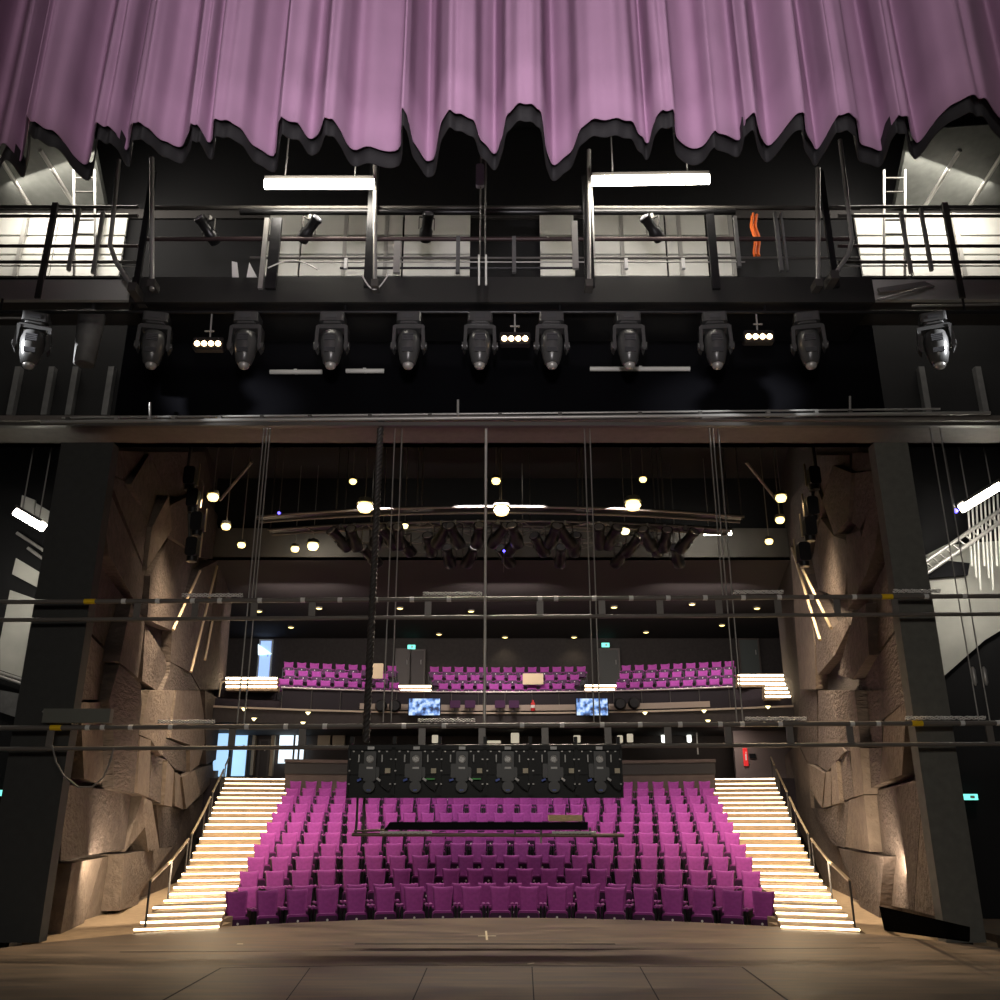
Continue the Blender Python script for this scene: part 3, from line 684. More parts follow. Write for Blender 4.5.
MHX = [(38, .99, 'outermost, under the glass-door gallery'), (158, .97, 'between the glass-door gallery one and the first warm lamp cluster'), (249, .98, 'just past the warm lamp cluster of the glass-door side'),
       (334, 1.0, 'fourth along the bar from the glass-door side'), (410, 1.0, 'fifth along the bar from the glass-door side'), (480, 1.0, 'middle one, beside the centre lamp cluster towards the glass doors'),
       (551, 1.0, 'beside the centre lamp cluster towards the extinguisher side'), (627, 1.0, 'fourth along the bar from the extinguisher side'), (713, 1.0, 'just before the extinguisher-side lamp cluster'),
       (805, .97, 'just past the extinguisher-side lamp cluster'), (931, .99, 'outermost, under the extinguisher gallery')]
for i, (px, s_, lab) in enumerate(MHX):
    p = at(px, 314, PY); L = 'hanging moving light, ' + lab; tw = [0.35, 0.2, 0, 0, 0, 0.05, 0, 0, -0.1, -0.2, -0.35][i]
    if i == 0: o = mh0; o.location = p; o.rotation_euler = (0, 0, tw); o['label'] = L; o['group'] = 'moving lights under the bridge'
    else: o = dup(mh0, p, tw, L, 'moving lights under the bridge')
    o.scale = (0.93, 0.93, 0.98)
LENS4 = mat('warm_blinder_lamp', (1, .9, .7), .4, emit=(1.0, .66, .36), strength=7.0)
for (px, py, lab) in ((208, 343, 'near the glass-door gallery'), (515, 338, 'at the middle of the bar'), (759, 336, 'near the extinguisher gallery')):
    c = at(px, py, PY)
    t = thing('blinder_light', 'black four-lamp fixture glowing warm, hung %s' % lab, 'stage light', c + Vector((0, 0, -0.2)), 'four-lamp fixtures under the bridge')
    MB().rbox(c + Vector((0, .06, 0)), (0.46, .12, .20), .03).build('housing', BLACKM, t)
    MB().box(c + Vector((0, 0, .20)), (0.14, .02, .02)).tube(c + Vector((0, .06, .1)), Vector((c.x, PY + .02, zw(313, PY))), .015, 6).build('bracket', STEEL, t)
    for k in range(4):
        MB().tube(c + Vector((-.16 + k * .105, .02, -.01)), c + Vector((-.16 + k * .105, -.02, -.015)), .042, 10).build('lamp', LENS4, t)
# lit pieces of the far wall, put in as pale tubes
for (x0, x1, y_, lab) in ((270, 322, 372, 'first pale lit strip of far wall low behind the moving lights from the glass-door side'), (346, 384, 371, 'short bright lit strip of far wall low between two moving lights'), (590, 690, 369, 'longest pale lit strip of far wall low behind the moving lights beyond the centre cluster')):
    tag(MB().tube(at(x0, y_, 13.6), at(x1, y_, 13.6), .04, 8).box(at((x0 + x1) / 2, y_, 13.68), (.05, .14, .05)).build('tube_or_lit_strip', CLAD), lab, 'tube')
# black masking behind the moving lights
tag(MB().box((0, 13.75, (zw(302, 13.75) + zh1) / 2), (12.6, .03, zw(302, 13.75) - zh1)).build('masking_cloth', mat('black_serge', (.004, .004, .005), 1.0, spec=0.0)), 'flat black masking cloth hanging behind the moving lights', 'masking')
tc_ = at(88, 340, 12.9)
tag(MB().lathe([(.21, 0.45), (.16, -0.42), (.14, -.43)], tc_, 18).tube(tc_ + Vector((0, 0, .4)), tc_ + Vector((0, 0, 1.0)), .03).build('tapered_duct', GREY), 'dull grey tapered duct between the two moving lights nearest the glass-door gallery', 'duct')
# twin tubes on the header
def header_tubes():
    t = thing('header_tubes', 'pair of long bare conduit tubes running along the top of the header beam', 'conduit', at(500, 417, 13.5))
    MB().tube(at(41, 422, 13.5), at(990, 413, 13.5), .032).build('tube', STEEL, t)
    MB().tube(at(62, 418, 13.56), at(940, 409, 13.56), .018).build('tube', STEEL, t)
    for px in (68, 117, 150, 174, 220, 262, 310, 370, 430, 500, 560, 640, 700, 768, 816, 850, 905):
        MB().box(at(px, 421 - 9 * px / 1000, 13.52), (.06, .08, .09)).build('clamp', DARKM if px % 3 else STEEL, t)
    for px in (150, 458, 850):
        MB().tube(at(px, 420 - px * .009, 13.5), at(px, 404 - px * .009, 13.5), .02, 6).build('stub', STEEL, t)
    MB().box(at(500, 425, 13.56), (20, .1, .06)).build('bracket', DARKM, t)
header_tubes()
tag(MB().prism([at(880, 292, 12.3), at(935, 286, 12.3), at(925, 281, 12.3), at(878, 288, 12.3)], [v + Vector((0, .05, 0)) for v in (at(880, 292, 12.3), at(935, 286, 12.3), at(925, 281, 12.3), at(878, 288, 12.3))]).tube(at(878, 300, 12.2), at(926, 287, 12.2), .02).build('boom_arm', STEEL), 'slanting pale steel arm under the extinguisher gallery', 'arm')

# ------------------------------------------------------------------ flying bars (twin-tube ladder bars) over the stage
FB = 13.75
def fly_bar(yl, yr, gap, label, marks, yel, bundles, straps, par_extra=None):
    t = thing('fly_bar', label, 'fly bar', at(500, (yl + yr) / 2 + gap, FB))
    def Yt(px): return yl + (yr - yl) * px / 1000
    MB().tube(at(-80, Yt(-80), FB), at(1080, Yt(1080), FB), .036, 10).build('top_tube', BARM, t)
    MB().tube(at(-80, Yt(-80) + gap, FB), at(1080, Yt(1080) + gap, FB), .031, 10).build('bottom_tube', BARM, t)
    for px in straps:
        a = at(px, Yt(px), FB); b = at(px, Yt(px) + gap, FB); MB().box((a + b) / 2, (.10, .02, a.z - b.z)).build('strap', BARM, t)
    for px in marks:
        a = at(px - 2.2, Yt(px), FB); b = at(px + 2.2, Yt(px), FB); MB().tube(a, b, .040, 10).build('white_tape', WHITE, t)
    for px in yel:
        a = at(px - 5.5, Yt(px), FB); b = at(px + 5.5, Yt(px), FB); MB().tube(a, b, .041, 10).build('yellow_tape', YELLOW, t)
    for (x0, x1) in bundles:
        cb = MB(); n = 26
        for q in range(3):
            cb.path([at(x0 + (x1 - x0) * j / n, Yt(x0) - 5.5 + 1.6 * math.sin(j * 1.3 + q * 2), FB) + Vector((0, -.01 * q + .012 * math.sin(j * 2.1 + q), 0)) for j in range(n + 1)], .009, 5)
        cb.build('tied_cable', mat('silver_cable', (.8, .78, .75), .4, .1), t)
    return t
fly_bar(602, 596, 18, 'upper twin-tube fly bar crossing the whole opening, with yellow tape marks', [124, 158, 193, 220, 260, 303, 340, 376, 412, 449, 540, 556, 594, 631, 668, 705, 743, 779, 811, 854, 926, 964], [90, 887],
        [(182, 243), (423, 482), (734, 783), (893, 940)], [137, 195, 254, 312, 428, 540, 602, 660, 719, 778, 837, 895])
fly_bar(728, 723, 21, 'lower twin-tube fly bar crossing the whole opening and carrying the video wall', [88, 103, 131, 171, 247, 286, 325, 404, 444, 522, 562, 602, 640, 680, 720, 742, 780, 852, 878, 962, 998], [56, 917],
        [(158, 215), (418, 475), (745, 806), (905, 985)], [50, 232, 302, 422, 482, 545, 608, 668, 728, 790, 850, 990])
def cable(px0, y0, py1, Yd, r, m, label, name='suspension_wire', x1=None):
    p = at(px0, py1, Yd); top = Vector((p.x, Yd, zh0 + .02))
    return tag(MB().tube(p, top, r, 6).build(name, m), label, 'wire', 'thin steel suspension wires of the fly bars')
WIRE = mat('wire_rope', (.32, .31, .29), .4, .6)
def wire_to(px, py, bar, which):
    cable(px, 0, py, FB + .0, .011, WIRE, 'steel suspension wire of the %s fly bar, %s' % (bar, which))
for px, wd in ((237, 'first of three at the glass-door side'), (244, 'second of three at the glass-door side')): wire_to(px, 724, 'lower', wd)
wire_to(252, 599, 'upper', 'ending beside the pair at the glass-door side')
for px, wd in ((383, 'just beyond the thick black cable'), (391, 'second beyond the thick black cable'), (594, 'left-hand of the pair beyond the centre'), (600, 'right-hand of the pair beyond the centre')):
    wire_to(px, 722, 'lower', wd.replace('left-hand', 'inner').replace('right-hand', 'outer'))
for px, wd in ((737, 'first of three before the extinguisher stairs'), (743, 'second of three before the extinguisher stairs')): wire_to(px, 722, 'lower', wd)
wire_to(723, 597, 'upper', 'ending beside the pair before the extinguisher stairs')
for px, wd in ((979, 'inner one in front of the bright wing'), (990, 'outer one in front of the bright wing')):
    wire_to(px, 722, 'lower', wd)
    tag(MB().lathe([(.012, .14), (.035, .09), (.035, -.09), (.012, -.14)], at(px - 5, 676, FB), 8).build('turnbuckle', STEEL), 'steel turnbuckle on the %s wire in front of the bright wing' % wd.split()[0], 'turnbuckle')
o = cable(484.5, 0, 722, FB - .05, .022, mat('pale_wire', (.62, .60, .56), .4, .3), 'bright single steel wire hanging down the middle of the opening')
# rope tackle above the centre wire
tk = thing('rope_tackle', 'rope tackle with pale weight hanging below the curtain at the centre', 'tackle', at(482, 285, 10.3))
for dx in (-3, 4): MB().tube(at(482 + dx, 285, 10.3), at(482 + dx, 255, 10.3), .014, 6).build('rope', CLAD, tk)
for dx in (-2, 3): MB().tube(at(482 + dx, 255, 10.3), Vector((at(482 + dx, 255, 10.3).x, 10.3, 14.5)), .010, 6).build('rope', DARKM, tk)
MB().rbox(at(480, 176, 10.3), (.11, .06, .36), .03).build('weight', mat('blue_grey_paint', (.24, .25, .32), .6), tk)
# thick black cable loom
lm = thing('cable_loom', 'thick black twisted cable loom hanging down to the end of the video wall', 'cable', at(366, 745, FB - .12))
a, b = at(366, 742, FB - .12), at(366, 742, FB - .12); b.z = zh0 + .03
for q in range(3):
    MB().path([a.lerp(b, j / 160) + Vector((.03 * math.cos(j * .9 + q * 2.09), .03 * math.sin(j * .9 + q * 2.09), 0)) for j in range(161)], .03, 6).build('cable', mat('black_rubber', (.05, .045, .042), .5), lm)
# cable loop and grey box at the left end of lower bar
gb = thing('dimmer_box', 'long grey box clamped on the lower fly bar in front of the faceted wall', 'box', at(78, 724, FB))
MB().box(at(78, 716, FB), (at(113, 716, FB).x - at(46, 716, FB).x, .12, zw(709, FB) - zw(723, FB))).build('case', mat('grey_green_case', (.16, .165, .14), .5, .3), gb)
MB().tube(at(46, 716, FB), at(43, 711, FB), .018, 6).build('bail', STEEL, gb)
lp = [(52, 745), (56, 762), (64, 776), (78, 787), (92, 787), (103, 778), (110, 762), (114, 748)]
tag(MB().path([at(x, y, FB - .03) for x, y in lp], .013, 6).build('hanging_cable', mat('grey_rubber', (.2, .19, .18), .5)), 'slack grey cable looping below the lower fly bar by the grey box', 'cable')

# ------------------------------------------------------------------ LED video wall hung from the lower bar (seen from behind)
VB = mat('video_panel_black', (.008, .009, .009), .5, spec=.3)
PSU = mat('power_box_grey', (.05, .052, .052), .4)
BLUE = mat('blue_plug', (.05, .12, .6), .4); REDM = mat('red_cap', (.6, .03, .03), .4); GREEN = mat('green_plug', (.03, .5, .05), .4)
def video_panel():
    t = thing('video_wall_panel', '', 'video panel', (0, 0, 0))    # centre top at origin
    W, H = .535, .575
    fr = MB()
    fr.box((0, .0, -.015), (W, .07, .03)); fr.box((0, 0, -H + .015), (W, .07, .03))
    for sx in (-1, 1): fr.box((sx * (W / 2 - .012), 0, -H / 2), (.024, .07, H))
    fr.build('frame', VB, t)
    MB().box((0, .02, -H / 2), (W - .04, .02, H - .05)).build('back_plate', VB, t)
    MB().box((0, -.02, -H / 2 - .02), (.03, .02, H - .1)).box((0, -.01, -H * .52), (W - .05, .02, .03)).build('brace', VB, t)
    p = MB(); p.rbox((0, -.045, -.22), (.14, .09, .34), .02); p.rbox((-.07, -.035, -.27), (.12, .06, .16), .015); p.rbox((.05, -.035, -.29), (.12, .06, .12), .02); p.lathe([(.068, .0), (.068, .05)], (0, -.05, -.45), 14, Matrix.Rotation(PI / 2, 3, 'X'))
    pb = p.build('power_box', PSU, t)
    MB().lathe([(.045, .0), (.045, .012), (.033, .012), (.033, .002)], (0, -.088, -.14), 16, Matrix.Rotation(PI / 2, 3, 'X')).build('dial', STEEL, pb)
    MB().box((0, -.092, -.24), (.075, .006, .022)).build('display_label', WHITE, pb)
    MB().box((0, -.05, .0 - .012), (.075, .03, .035)).build('name_tag', WHITE, t)
    for x in (-.135, .135): MB().box((x, -.04, -.13), (.013, .03, .085)).build('handle', WHITE, t)
    MB().box((.205, -.04, -.27), (.06, .01, .055)).build('sticker', mat('cream_sticker', (.75, .68, .5), .6), t)
    for k, (x, z) in enumerate(((-.20, -.05), (-.10, -.05), (.10, -.05), (.19, -.05), (-.24, -.27), (.24, -.14), (-.24, -.14), (.24, -.42), (-.24, -.42))):
        MB().box((x, -.04, z), (.02, .012, .014)).build('latch', STEEL, t)
    MB().box((-.12, -.06, -.375), (.05, .03, .022), Matrix.Rotation(-.4, 3, 'Y')).build('blue_connector', BLUE, t)
    MB().box((.105, -.06, -.37), (.05, .03, .025), Matrix.Rotation(.6, 3, 'Y')).build('white_connector', WHITE, t)
    MB().box((0, -.09, -.49), (.045, .02, .018)).box((.0, -.08, -.49), (.01, .02, .03)).build('lower_connector', BLUE, t)
    cb = MB(); cb.path([Vector((.10, -.06, -.39)), Vector((.16, -.06, -.46)), Vector((.22, -.05, -.5)), Vector((.26, -.05, -.44)), Vector((.267, -.05, -.40))], .008, 5); cb.build('patch_cable', BLACKM, t)
    return t
vp0 = video_panel()
x0 = at(348, 770, FB).x; x1 = at(622, 770, FB).x; pw = (x1 - x0) / 6; ztop = zw(747.5, FB)
vlab = ['under the thick black cable loom', 'second from the cable loom, with a green strap', 'third from the cable loom, with a green strap', 'third from the free end', 'second from the free end, with two pale stickers', 'at the free end']
for k in range(6):
    loc = (x0 + pw * (k + .5), FB - .04, ztop); L = 'black video wall panel seen from behind, ' + vlab[k]
    if k == 0: o = vp0; o.location = loc; o['label'] = L; o['group'] = 'video wall panels'
    else: o = dup(vp0, loc, 0, L, 'video wall panels')
    o.scale = (pw / .535, 1, (zw(747.5, FB) - zw(798, FB)) / .575)
for k in (1, 2):
    g_ = MB().box((x0 + pw * (k + .5) + .20, FB - .10, ztop - .44), (.14, .01, .02)).build('green_strap', GREEN); tag(g_, 'small bright green strap on the %s video panel from the cable loom' % ORD[k + 1], 'strap')
hd = thing('hanging_bracket', 'black header bracket joining the video wall to the lower fly bar', 'beam', at(485, 744, FB))
MB().box(((x0 + x1) / 2, FB, zw(746.3, FB)), (x1 - x0, .08, .035)).build('beam', VB, hd)
for k in range(7): MB().box((x0 + pw * k + (.04 if k == 0 else -.04 if k == 6 else 0), FB, zw(742.5, FB) + .03), (.05, .06, .10)).build('hook', VB, hd)

# ------------------------------------------------------------------ low hanging bar in front of the stalls
LBY = 14.05
lb = thing('low_lighting_bar', 'low hanging bar with a long black case on drop arms under the video wall', 'lighting bar', at(490, 835, LBY))
BR = mat('bar_bronze', (.20, .15, .12), .4, .5)
MB().tube(at(352, 834.5, LBY), at(624, 835.5, LBY), .026).build('tube', BR, lb)
p = [at(x, y, LBY - .1) for x, y in ((384, 830), (390, 822), (588, 822), (588, 830))]
MB().prism(p, [v + Vector((0, .12, 0)) for v in p]).build('long_case', BLACK, lb)
for px in (356, 363):
    a = at(px, 834, LBY); bb = at(px, 800, LBY); bb.z = zw(780, FB); MB().tube(a, Vector((a.x, LBY, zw(775, LBY))), .018, 6).build('drop_arm', DARKM, lb)
MB().tube(at(354, 831, LBY), at(388, 830, LBY), .02, 6).build('side_arm', BR, lb)
ccb = MB()
for q in range(3):
    for (xa, xb) in ((380, 432), (552, 596)):
        ccb.path([at(xa + (xb - xa) * j / 16, 832.5 + .9 * math.sin(j * 1.4 + q * 2), LBY - .05) for j in range(17)], .010, 5)
ccb.build('tied_cable', mat('silver_cable', (.8, .78, .75), .4, .1), lb)
for px in (406, 515, 541, 590): MB().box(at(px, 831, LBY - .03), (.03, .05, .10)).build('hook', DARKM, lb)
MB().tube(at(541, 835, LBY), at(541, 843, LBY), .014, 6).build('spigot', STEEL, lb)
wb = thing('plywood_tray', 'small pale plywood tray sitting on the long black case', 'tray', at(565, 822, LBY))
a, b = at(549, 821.5, LBY), at(581, 815, LBY)
MB().box(((a.x + b.x) / 2, LBY, a.z + .012), (b.x - a.x, .2, .02)).build('base', WOOD, wb)
for (cy, cx, sx_, sy_) in ((-.1, 0, b.x - a.x, .02), (.1, 0, b.x - a.x, .02), (0, -(b.x - a.x) / 2, .02, .2), (0, (b.x - a.x) / 2, .02, .2)):
    MB().box(((a.x + b.x) / 2 + cx, LBY + cy, a.z + .05), (sx_, sy_, .08)).build('side', WOOD, wb)

# ------------------------------------------------------------------ rear of the stalls
def arc_pts(R, x0, x1, n=24):
    return [(x0 + (x1 - x0) * j / n, YC + math.sqrt(R * R - (x0 + (x1 - x0) * j / n) ** 2)) for j in range(n + 1)]
def arc_wall(R, x0, x1, z0, z1, th, n=24):
    f = arc_pts(R, x0, x1, n); b = arc_pts(R + th, x0, x1, n); m = MB()
    k = n + 1; vs = [Vector((x, y, z)) for (x, y) in f for z in (z0, z1)] + [Vector((x, y, z)) for (x, y) in b for z in (z0, z1)]
    fs = []
    for i in range(n):
        a = 2 * i; fs += [(a, a + 2, a + 3, a + 1), (a + 2 * k, a + 1 + 2 * k, a + 3 + 2 * k, a + 2 + 2 * k), (a + 1, a + 3, a + 3 + 2 * k, a + 1 + 2 * k), (a, a + 2 * k, a + 2 + 2 * k, a + 2)]
    e = 2 * n; fs += [(0, 1, 1 + 2 * k, 2 * k), (e, e + 2 * k, e + 1 + 2 * k, e + 1)]
    m.add(vs, fs); return m
BW = 6.72
bar_ = thing('barrier', 'brown curved barrier wall behind the back row of the stalls', 'barrier', (0, YC + 21.1, 1.8))
arc_wall(21.1, -BW, BW, 1.4, 2.98, .12).build('lower_panel', BARRIER, bar_)
arc_wall(21.06, -BW - .02, BW + .02, 2.98, 3.32, .16).build('upper_panel', mat('dark_barrier_band', (.03, .025, .022), .5), bar_)
arc_wall(21.02, -BW - .04, BW + .04, 3.32, 3.42, .3).build('capping', BARRIER, bar_)
struct(arc_wall(21.3, -6.7, 6.7, 1.2, 2.93, 5).build('floor_cross_aisle', AUD))
struct(MB().box((0, 34.9, 2.0), (22, 5.8, 1.86)).build('floor_rear_aisle', AUD))
# back wall of the stalls
RB = mat('rear_wall_brown', (.045, .035, .032), .8, noise=.2, nscale=1)
RY = 36.5
struct(MB().box((0, RY + .1, 4.0), (26, .2, 2.8)).build('wall_back_stalls', RB))
rb = bpy.data.objects['wall_back_stalls']
# glazed doors with daylight on the left
DAY = mat('daylight_glazing', (.4, .6, .8), .3, emit=(.42, .70, 1.0), strength=.85)
DAYW = mat('daylight_bright', (.8, .9, 1), .3, emit=(.72, .90, 1.0), strength=1.1)
FRM = mat('door_frame_grey', (.07, .058, .05), .5)
DBR = mat('brown_door', (.035, .027, .024), .5)
def door_at(x0, x1, y0, y1, m, Y, name, fm=FRM):
    a = at(x0, y1, Y); b = at(x1, y0, Y)
    d = MB().box(((a.x + b.x) / 2, Y, (a.z + b.z) / 2), (b.x - a.x, .05, b.z - a.z)).build(name, m); struct(d)
    f = MB(); wd = .07
    f.box((a.x - wd / 2, Y, (a.z + b.z) / 2), (wd, .12, b.z - a.z)).box((b.x + wd / 2, Y, (a.z + b.z) / 2), (wd, .12, b.z - a.z)).box(((a.x + b.x) / 2, Y, b.z + wd / 2), (b.x - a.x + 2 * wd, .12, wd))
    f.build('door_frame', fm, d)
    MB().tube(((b.x - .12), Y - .06, a.z + .95), ((b.x - .12), Y - .06, a.z + 1.15), .02, 6).build('door_handle', STEEL, d)
    return d
door_at(231, 249, 729, 776, DAY, RY - .2, 'door_1'); door_at(258, 269, 741, 777, DBR, RY - .2, 'door_2'); 
struct(MB().box((xw(222, 745, 35.5), 35.5, zw(750, 35.5)), (xw(228, 745, 35.5) - xw(214, 745, 35.5), .05, 1.9)).build('window_1', DAY))
w2 = struct(MB().box((xw(291, 745, RY - .2), RY - .2, zw(747, RY)), (xw(305, 745, RY) - xw(278, 745, RY), .05, zw(731, RY) - zw(764, RY))).build('window_2', DAYW))
for px in (278, 294, 299, 305): MB().box((xw(px, 747, RY - .26), RY - .26, zw(747, RY)), (.07, .06, zw(730, RY) - zw(765, RY))).build('window_frame', FRM, w2)
LIT = mat('cream_column', (.42, .34, .24), .6)
for (x0_, x1_, y0_, y1_) in ((317, 330, 732, 746), (332, 345, 731, 746), (268, 275, 730, 776), (249, 256, 730, 775)):
    a, b = at(x0_, y1_, RY - .25), at(x1_, y0_, RY - .25)
    MB().box(((a.x + b.x) / 2, RY - .1, (a.z + b.z) / 2), (b.x - a.x, .2, b.z - a.z)).build('pilaster', LIT, rb)
# control booth window band in the middle
cb_ = thing('control_desk', 'long sound desk with small screens and lamps behind the barrier under the balcony', 'desk', (0, 34.6, 2.93))
MB().box((0.4, 34.8, 3.38), (7.2, .7, .9)).build('desk_body', BLACK, cb_)
for k, (px, py, ww, hh) in enumerate(((435, 739, .22, .28), (515, 738, .30, .36), (577, 739, .25, .26), (494, 742, .5, .1), (620, 739, .2, .26), (630, 738, .22, .3))):
    c = at(px, py, 34.55); MB().rbox(c, (ww, .05, hh), .03).build('paper_sheet', mat('glowing_cream_card', (.8, .76, .62), .6, emit=(1, .9, .68), strength=.35), cb_)  # cards given a faint glow of their own to look lit
for (px, py, hh) in ((664, 737, .42), (689, 736, .48)):
    c = at(px, py, RY - .3)
    t = thing('wall_lamp', 'upright glowing white wall lamp under the balcony, %s' % ('shorter and rounder' if px < 670 else 'taller and slimmer'), 'wall lamp', c + Vector((0, 0, -hh / 2)))
    MB().rbox(c, (.15 if px > 670 else .2, .1, hh), .05).build('diffuser', mat('white_lamp_glass', (1, 1, .95), .4, emit=(.95, 1, .92), strength=1.6), t)
    MB().box(c + Vector((0, .13, 0)), (.12, .18, hh * .7)).build('wall_plate', DARKM, t)
tag(MB().box(at(697, 739, 35.2), (.04, .04, 1.1)).build('white_pole', CLAD), 'thin white upright pole under the balcony near the tall wall lamp', 'pole')
# red extinguisher sign on the wall above the right stairs
struct(MB().box((xw(768, 762, 34.2), 34.4, 3.9), (xw(800, 762, 34.2) - xw(736, 762, 34.2), .2, 2.2)).build('wall_vestibule_right', mat('mauve_grey_wall', (.17, .135, .13), .7)))
ex = thing('extinguisher_sign', 'narrow red wall sign with white mark beside a small black plate', 'sign', at(745.5, 766, 34.25))
MB().box(at(745.5, 757, 34.25), (.16, .04, .62)).build('sign_face', mat('red_sign', (.75, .02, .025), .5, emit=(1, .05, .05), strength=.25), ex)
MB().box(at(746, 757, 34.22), (.05, .02, .22)).box(at(746, 752.5, 34.22), (.03, .02, .05)).build('pictogram', WHITE, ex)
MB().box(at(752.5, 756, 34.25), (.22, .04, .16)).build('black_plate', BLACK, ex)

# ------------------------------------------------------------------ balcony
BR0 = 23.3
BX = 10.6
BALC = mat('balcony_brown', (.035, .027, .025), .7, noise=.15)
bal = thing('balcony', 'curved balcony with dark fascia and pale front rail across the back of the house', 'balcony', (0, YC + BR0, 4.9))
arc_wall(BR0, -BX, BX, 4.70, 5.18, .3, 36).build('fascia', BALC, bal)
arc_wall(BR0 - .05, -BX, BX, 5.16, 5.22, .12, 36).build('lower_trim', mat('cream_trim', (.55, .45, .34), .5), bal)
arc_wall(BR0 - .06, -4.9, 7.2, 5.27, 5.47, .04, 36).build('front_panel', mat('cream_panel', (.38, .31, .25), .6), bal)
arc_wall(BR0 + .3, -BX, BX, 5.15, 5.5, 1.35, 36).build('front_deck', AUD, bal)
arc_wall(BR0 + .08, -7.5, 8.0, 5.18, 5.9, .04, 48).build('upstand', mat('upstand_black', (.012, .008, .012), .8), bal)
zr = 5.93
rl = MB(); rl.path([Vector((x, y, zr)) for x, y in arc_pts(BR0 + .05, -7.55, 8.0, 48)], .028, 8); rl.build('rail', mat('pale_rail', (.62, .55, .52), .4, .3), bal)
for k in range(17):
    x = -7.5 + k * .96; y = YC + math.sqrt((BR0 + .05) ** 2 - x * x); MB().tube((x, y, 5.18), (x, y, zr), .014, 6).build('post', DARKM, bal)
for (R, z) in ((BR0 + 1.65, 6.03), (BR0 + 3.05, 6.55)):
    arc_wall(R, -BX, BX, 5.0, z, 1.4 if z < 6.4 else 4.2, 36).build('tier', AUD, bal)
struct(arc_wall(BR0 + .3, -BX, BX, 4.68, 4.72, 4.5, 36).build('ceiling_under_balcony', mat('under_balcony', (.05, .042, .04), .8)))
struct(MB().box((0, 41.6, 8), (28, .2, 5)).build('wall_back', mat('rear_wall_dark', (.030, .026, .024), .85, noise=.2)))
struct(MB().prism([Vector((-13, 28.2, 9.4)), Vector((13, 28.2, 9.4)), Vector((13, 41.6, 9.4)), Vector((-13, 41.6, 9.4))], [Vector((-13, 28.2, 9.5)), Vector((13, 28.2, 9.5)), Vector((13, 41.6, 9.5)), Vector((-13, 41.6, 9.5))]).build('ceiling_balcony', mat('balcony_ceiling', (.028, .022, .021), .85)))
BLK = mat('bulkhead_grey', (.12, .115, .105), .8, noise=.2, nscale=1)
struct(MB().box((0, 28.25, 9.93), (24, .1, 1.06)).build('wall_bulkhead', BLK))
struct(MB().box((0, 28.6, 11.4), (24, .1, 1.9)).build('wall_bulkhead_upper', DK))
# balcony seats: three blocks
rowsB = [(BR0 + .75, 5.5), (BR0 + 2.2, 6.03), (BR0 + 3.6, 6.55)]
blocks = [('glass-door side block', [284.5 + 13.75 * k for k in range(9)], [290 + 13.4 * k for k in range(8)], [289 + 12.9 * k for k in range(9)]),
          ('middle block', [443.6 + 12.6 * k for k in range(11)], [438 + 12.4 * k for k in range(12)], [434.6 + 12.2 * k for k in range(13)]),
          ('extinguisher side block', [621 + 13.3 * k for k in range(9)], [624 + 13.1 * k for k in range(9)], [626 + 12.9 * k for k in range(9)])]
tops = [681, 672, 663]
for bi, (bn, *rws) in enumerate(blocks):
    for ri, pxs in enumerate(rws):
        R, z = rowsB[ri]
        for k, px in enumerate(pxs):
            x = (px - 500) / F * 33
            for _ in range(6):
                Yb = YC + math.sqrt(R * R - x * x); x = xw(px, tops[ri], Yb)
            rn = ('front', 'middle', 'back')[ri]
            L = 'purple balcony seat, %s row of the %s, %s from its glass-door end' % (rn, bn, ORD[k + 1])
            o = dup(seat0, (x, Yb, z), -math.atan2(x, Yb - YC), L, 'purple seats of the balcony'); o.scale = (.90, 1, .95)
            for ch in o.children:
                if ch.name.startswith('seat_cushion'): ch.location.z += .2
# lit aisle steps in the balcony
def aisle(x0, x1, ys, label, Yb=34.0, xr=None):
    t = thing('aisle_steps', label, 'steps', at((x0 + x1) / 2, ys[0][0], Yb - .2) - Vector((0, 0, .1)), 'lit balcony aisle steps')
    for k, (yy, dx) in enumerate(ys):
        Yk = Yb + k * .35; a = at(x0 + dx, yy, Yk); b = at(x1 + dx * (0 if xr is None else 1), yy, Yk)
        s = MB().box(((a.x + b.x) / 2, Yk + .2, a.z - .06), (b.x - a.x, .4, .16)).build('step', STAIRM, t)
        MB().box(((a.x + b.x) / 2, Yk - .01, a.z - .01), (b.x - a.x, .02, .06)).build('nosing_light', LEDW, s)
aisle(398, 431, ((694, 0), (690, 0), (686, 0)), 'glowing balcony aisle steps between glass-door side block and middle block', 33.6)
aisle(585, 616, ((693.5, 0), (689.5, 0), (685.5, 0)), 'glowing balcony aisle steps between middle block and extinguisher side block', 33.6)
aisle(226, 277, ((686.5, 0), (682, 0), (678, 0)), 'glowing balcony aisle steps below the daylit doorway', 32.2)
aisle(765, 791, ((696, 0), (692, 0), (688, 0), (684, 0)), 'short lower flight of glowing steps at the extinguisher end of the balcony', 31.6)
aisle(738, 789, ((683, 0), (679, 0), (675, 0)), 'long glowing upper steps at the extinguisher end of the balcony', 33.2)
def lrail(pts, label):
    tag(MB().path([at(x, y, 32.0) for x, y in pts], .03, 6).build('stair_rail', mat('cream_rail', (.8, .66, .45), .4)), label, 'rail')
lrail([(219, 697), (221, 683), (229, 679)], 'pale bent rail end on the balcony beside the faceted wall, under the daylit doorway')
lrail([(790, 672), (794, 690), (797, 698)], 'pale bent rail at the extinguisher end of the balcony beside the faceted wall')
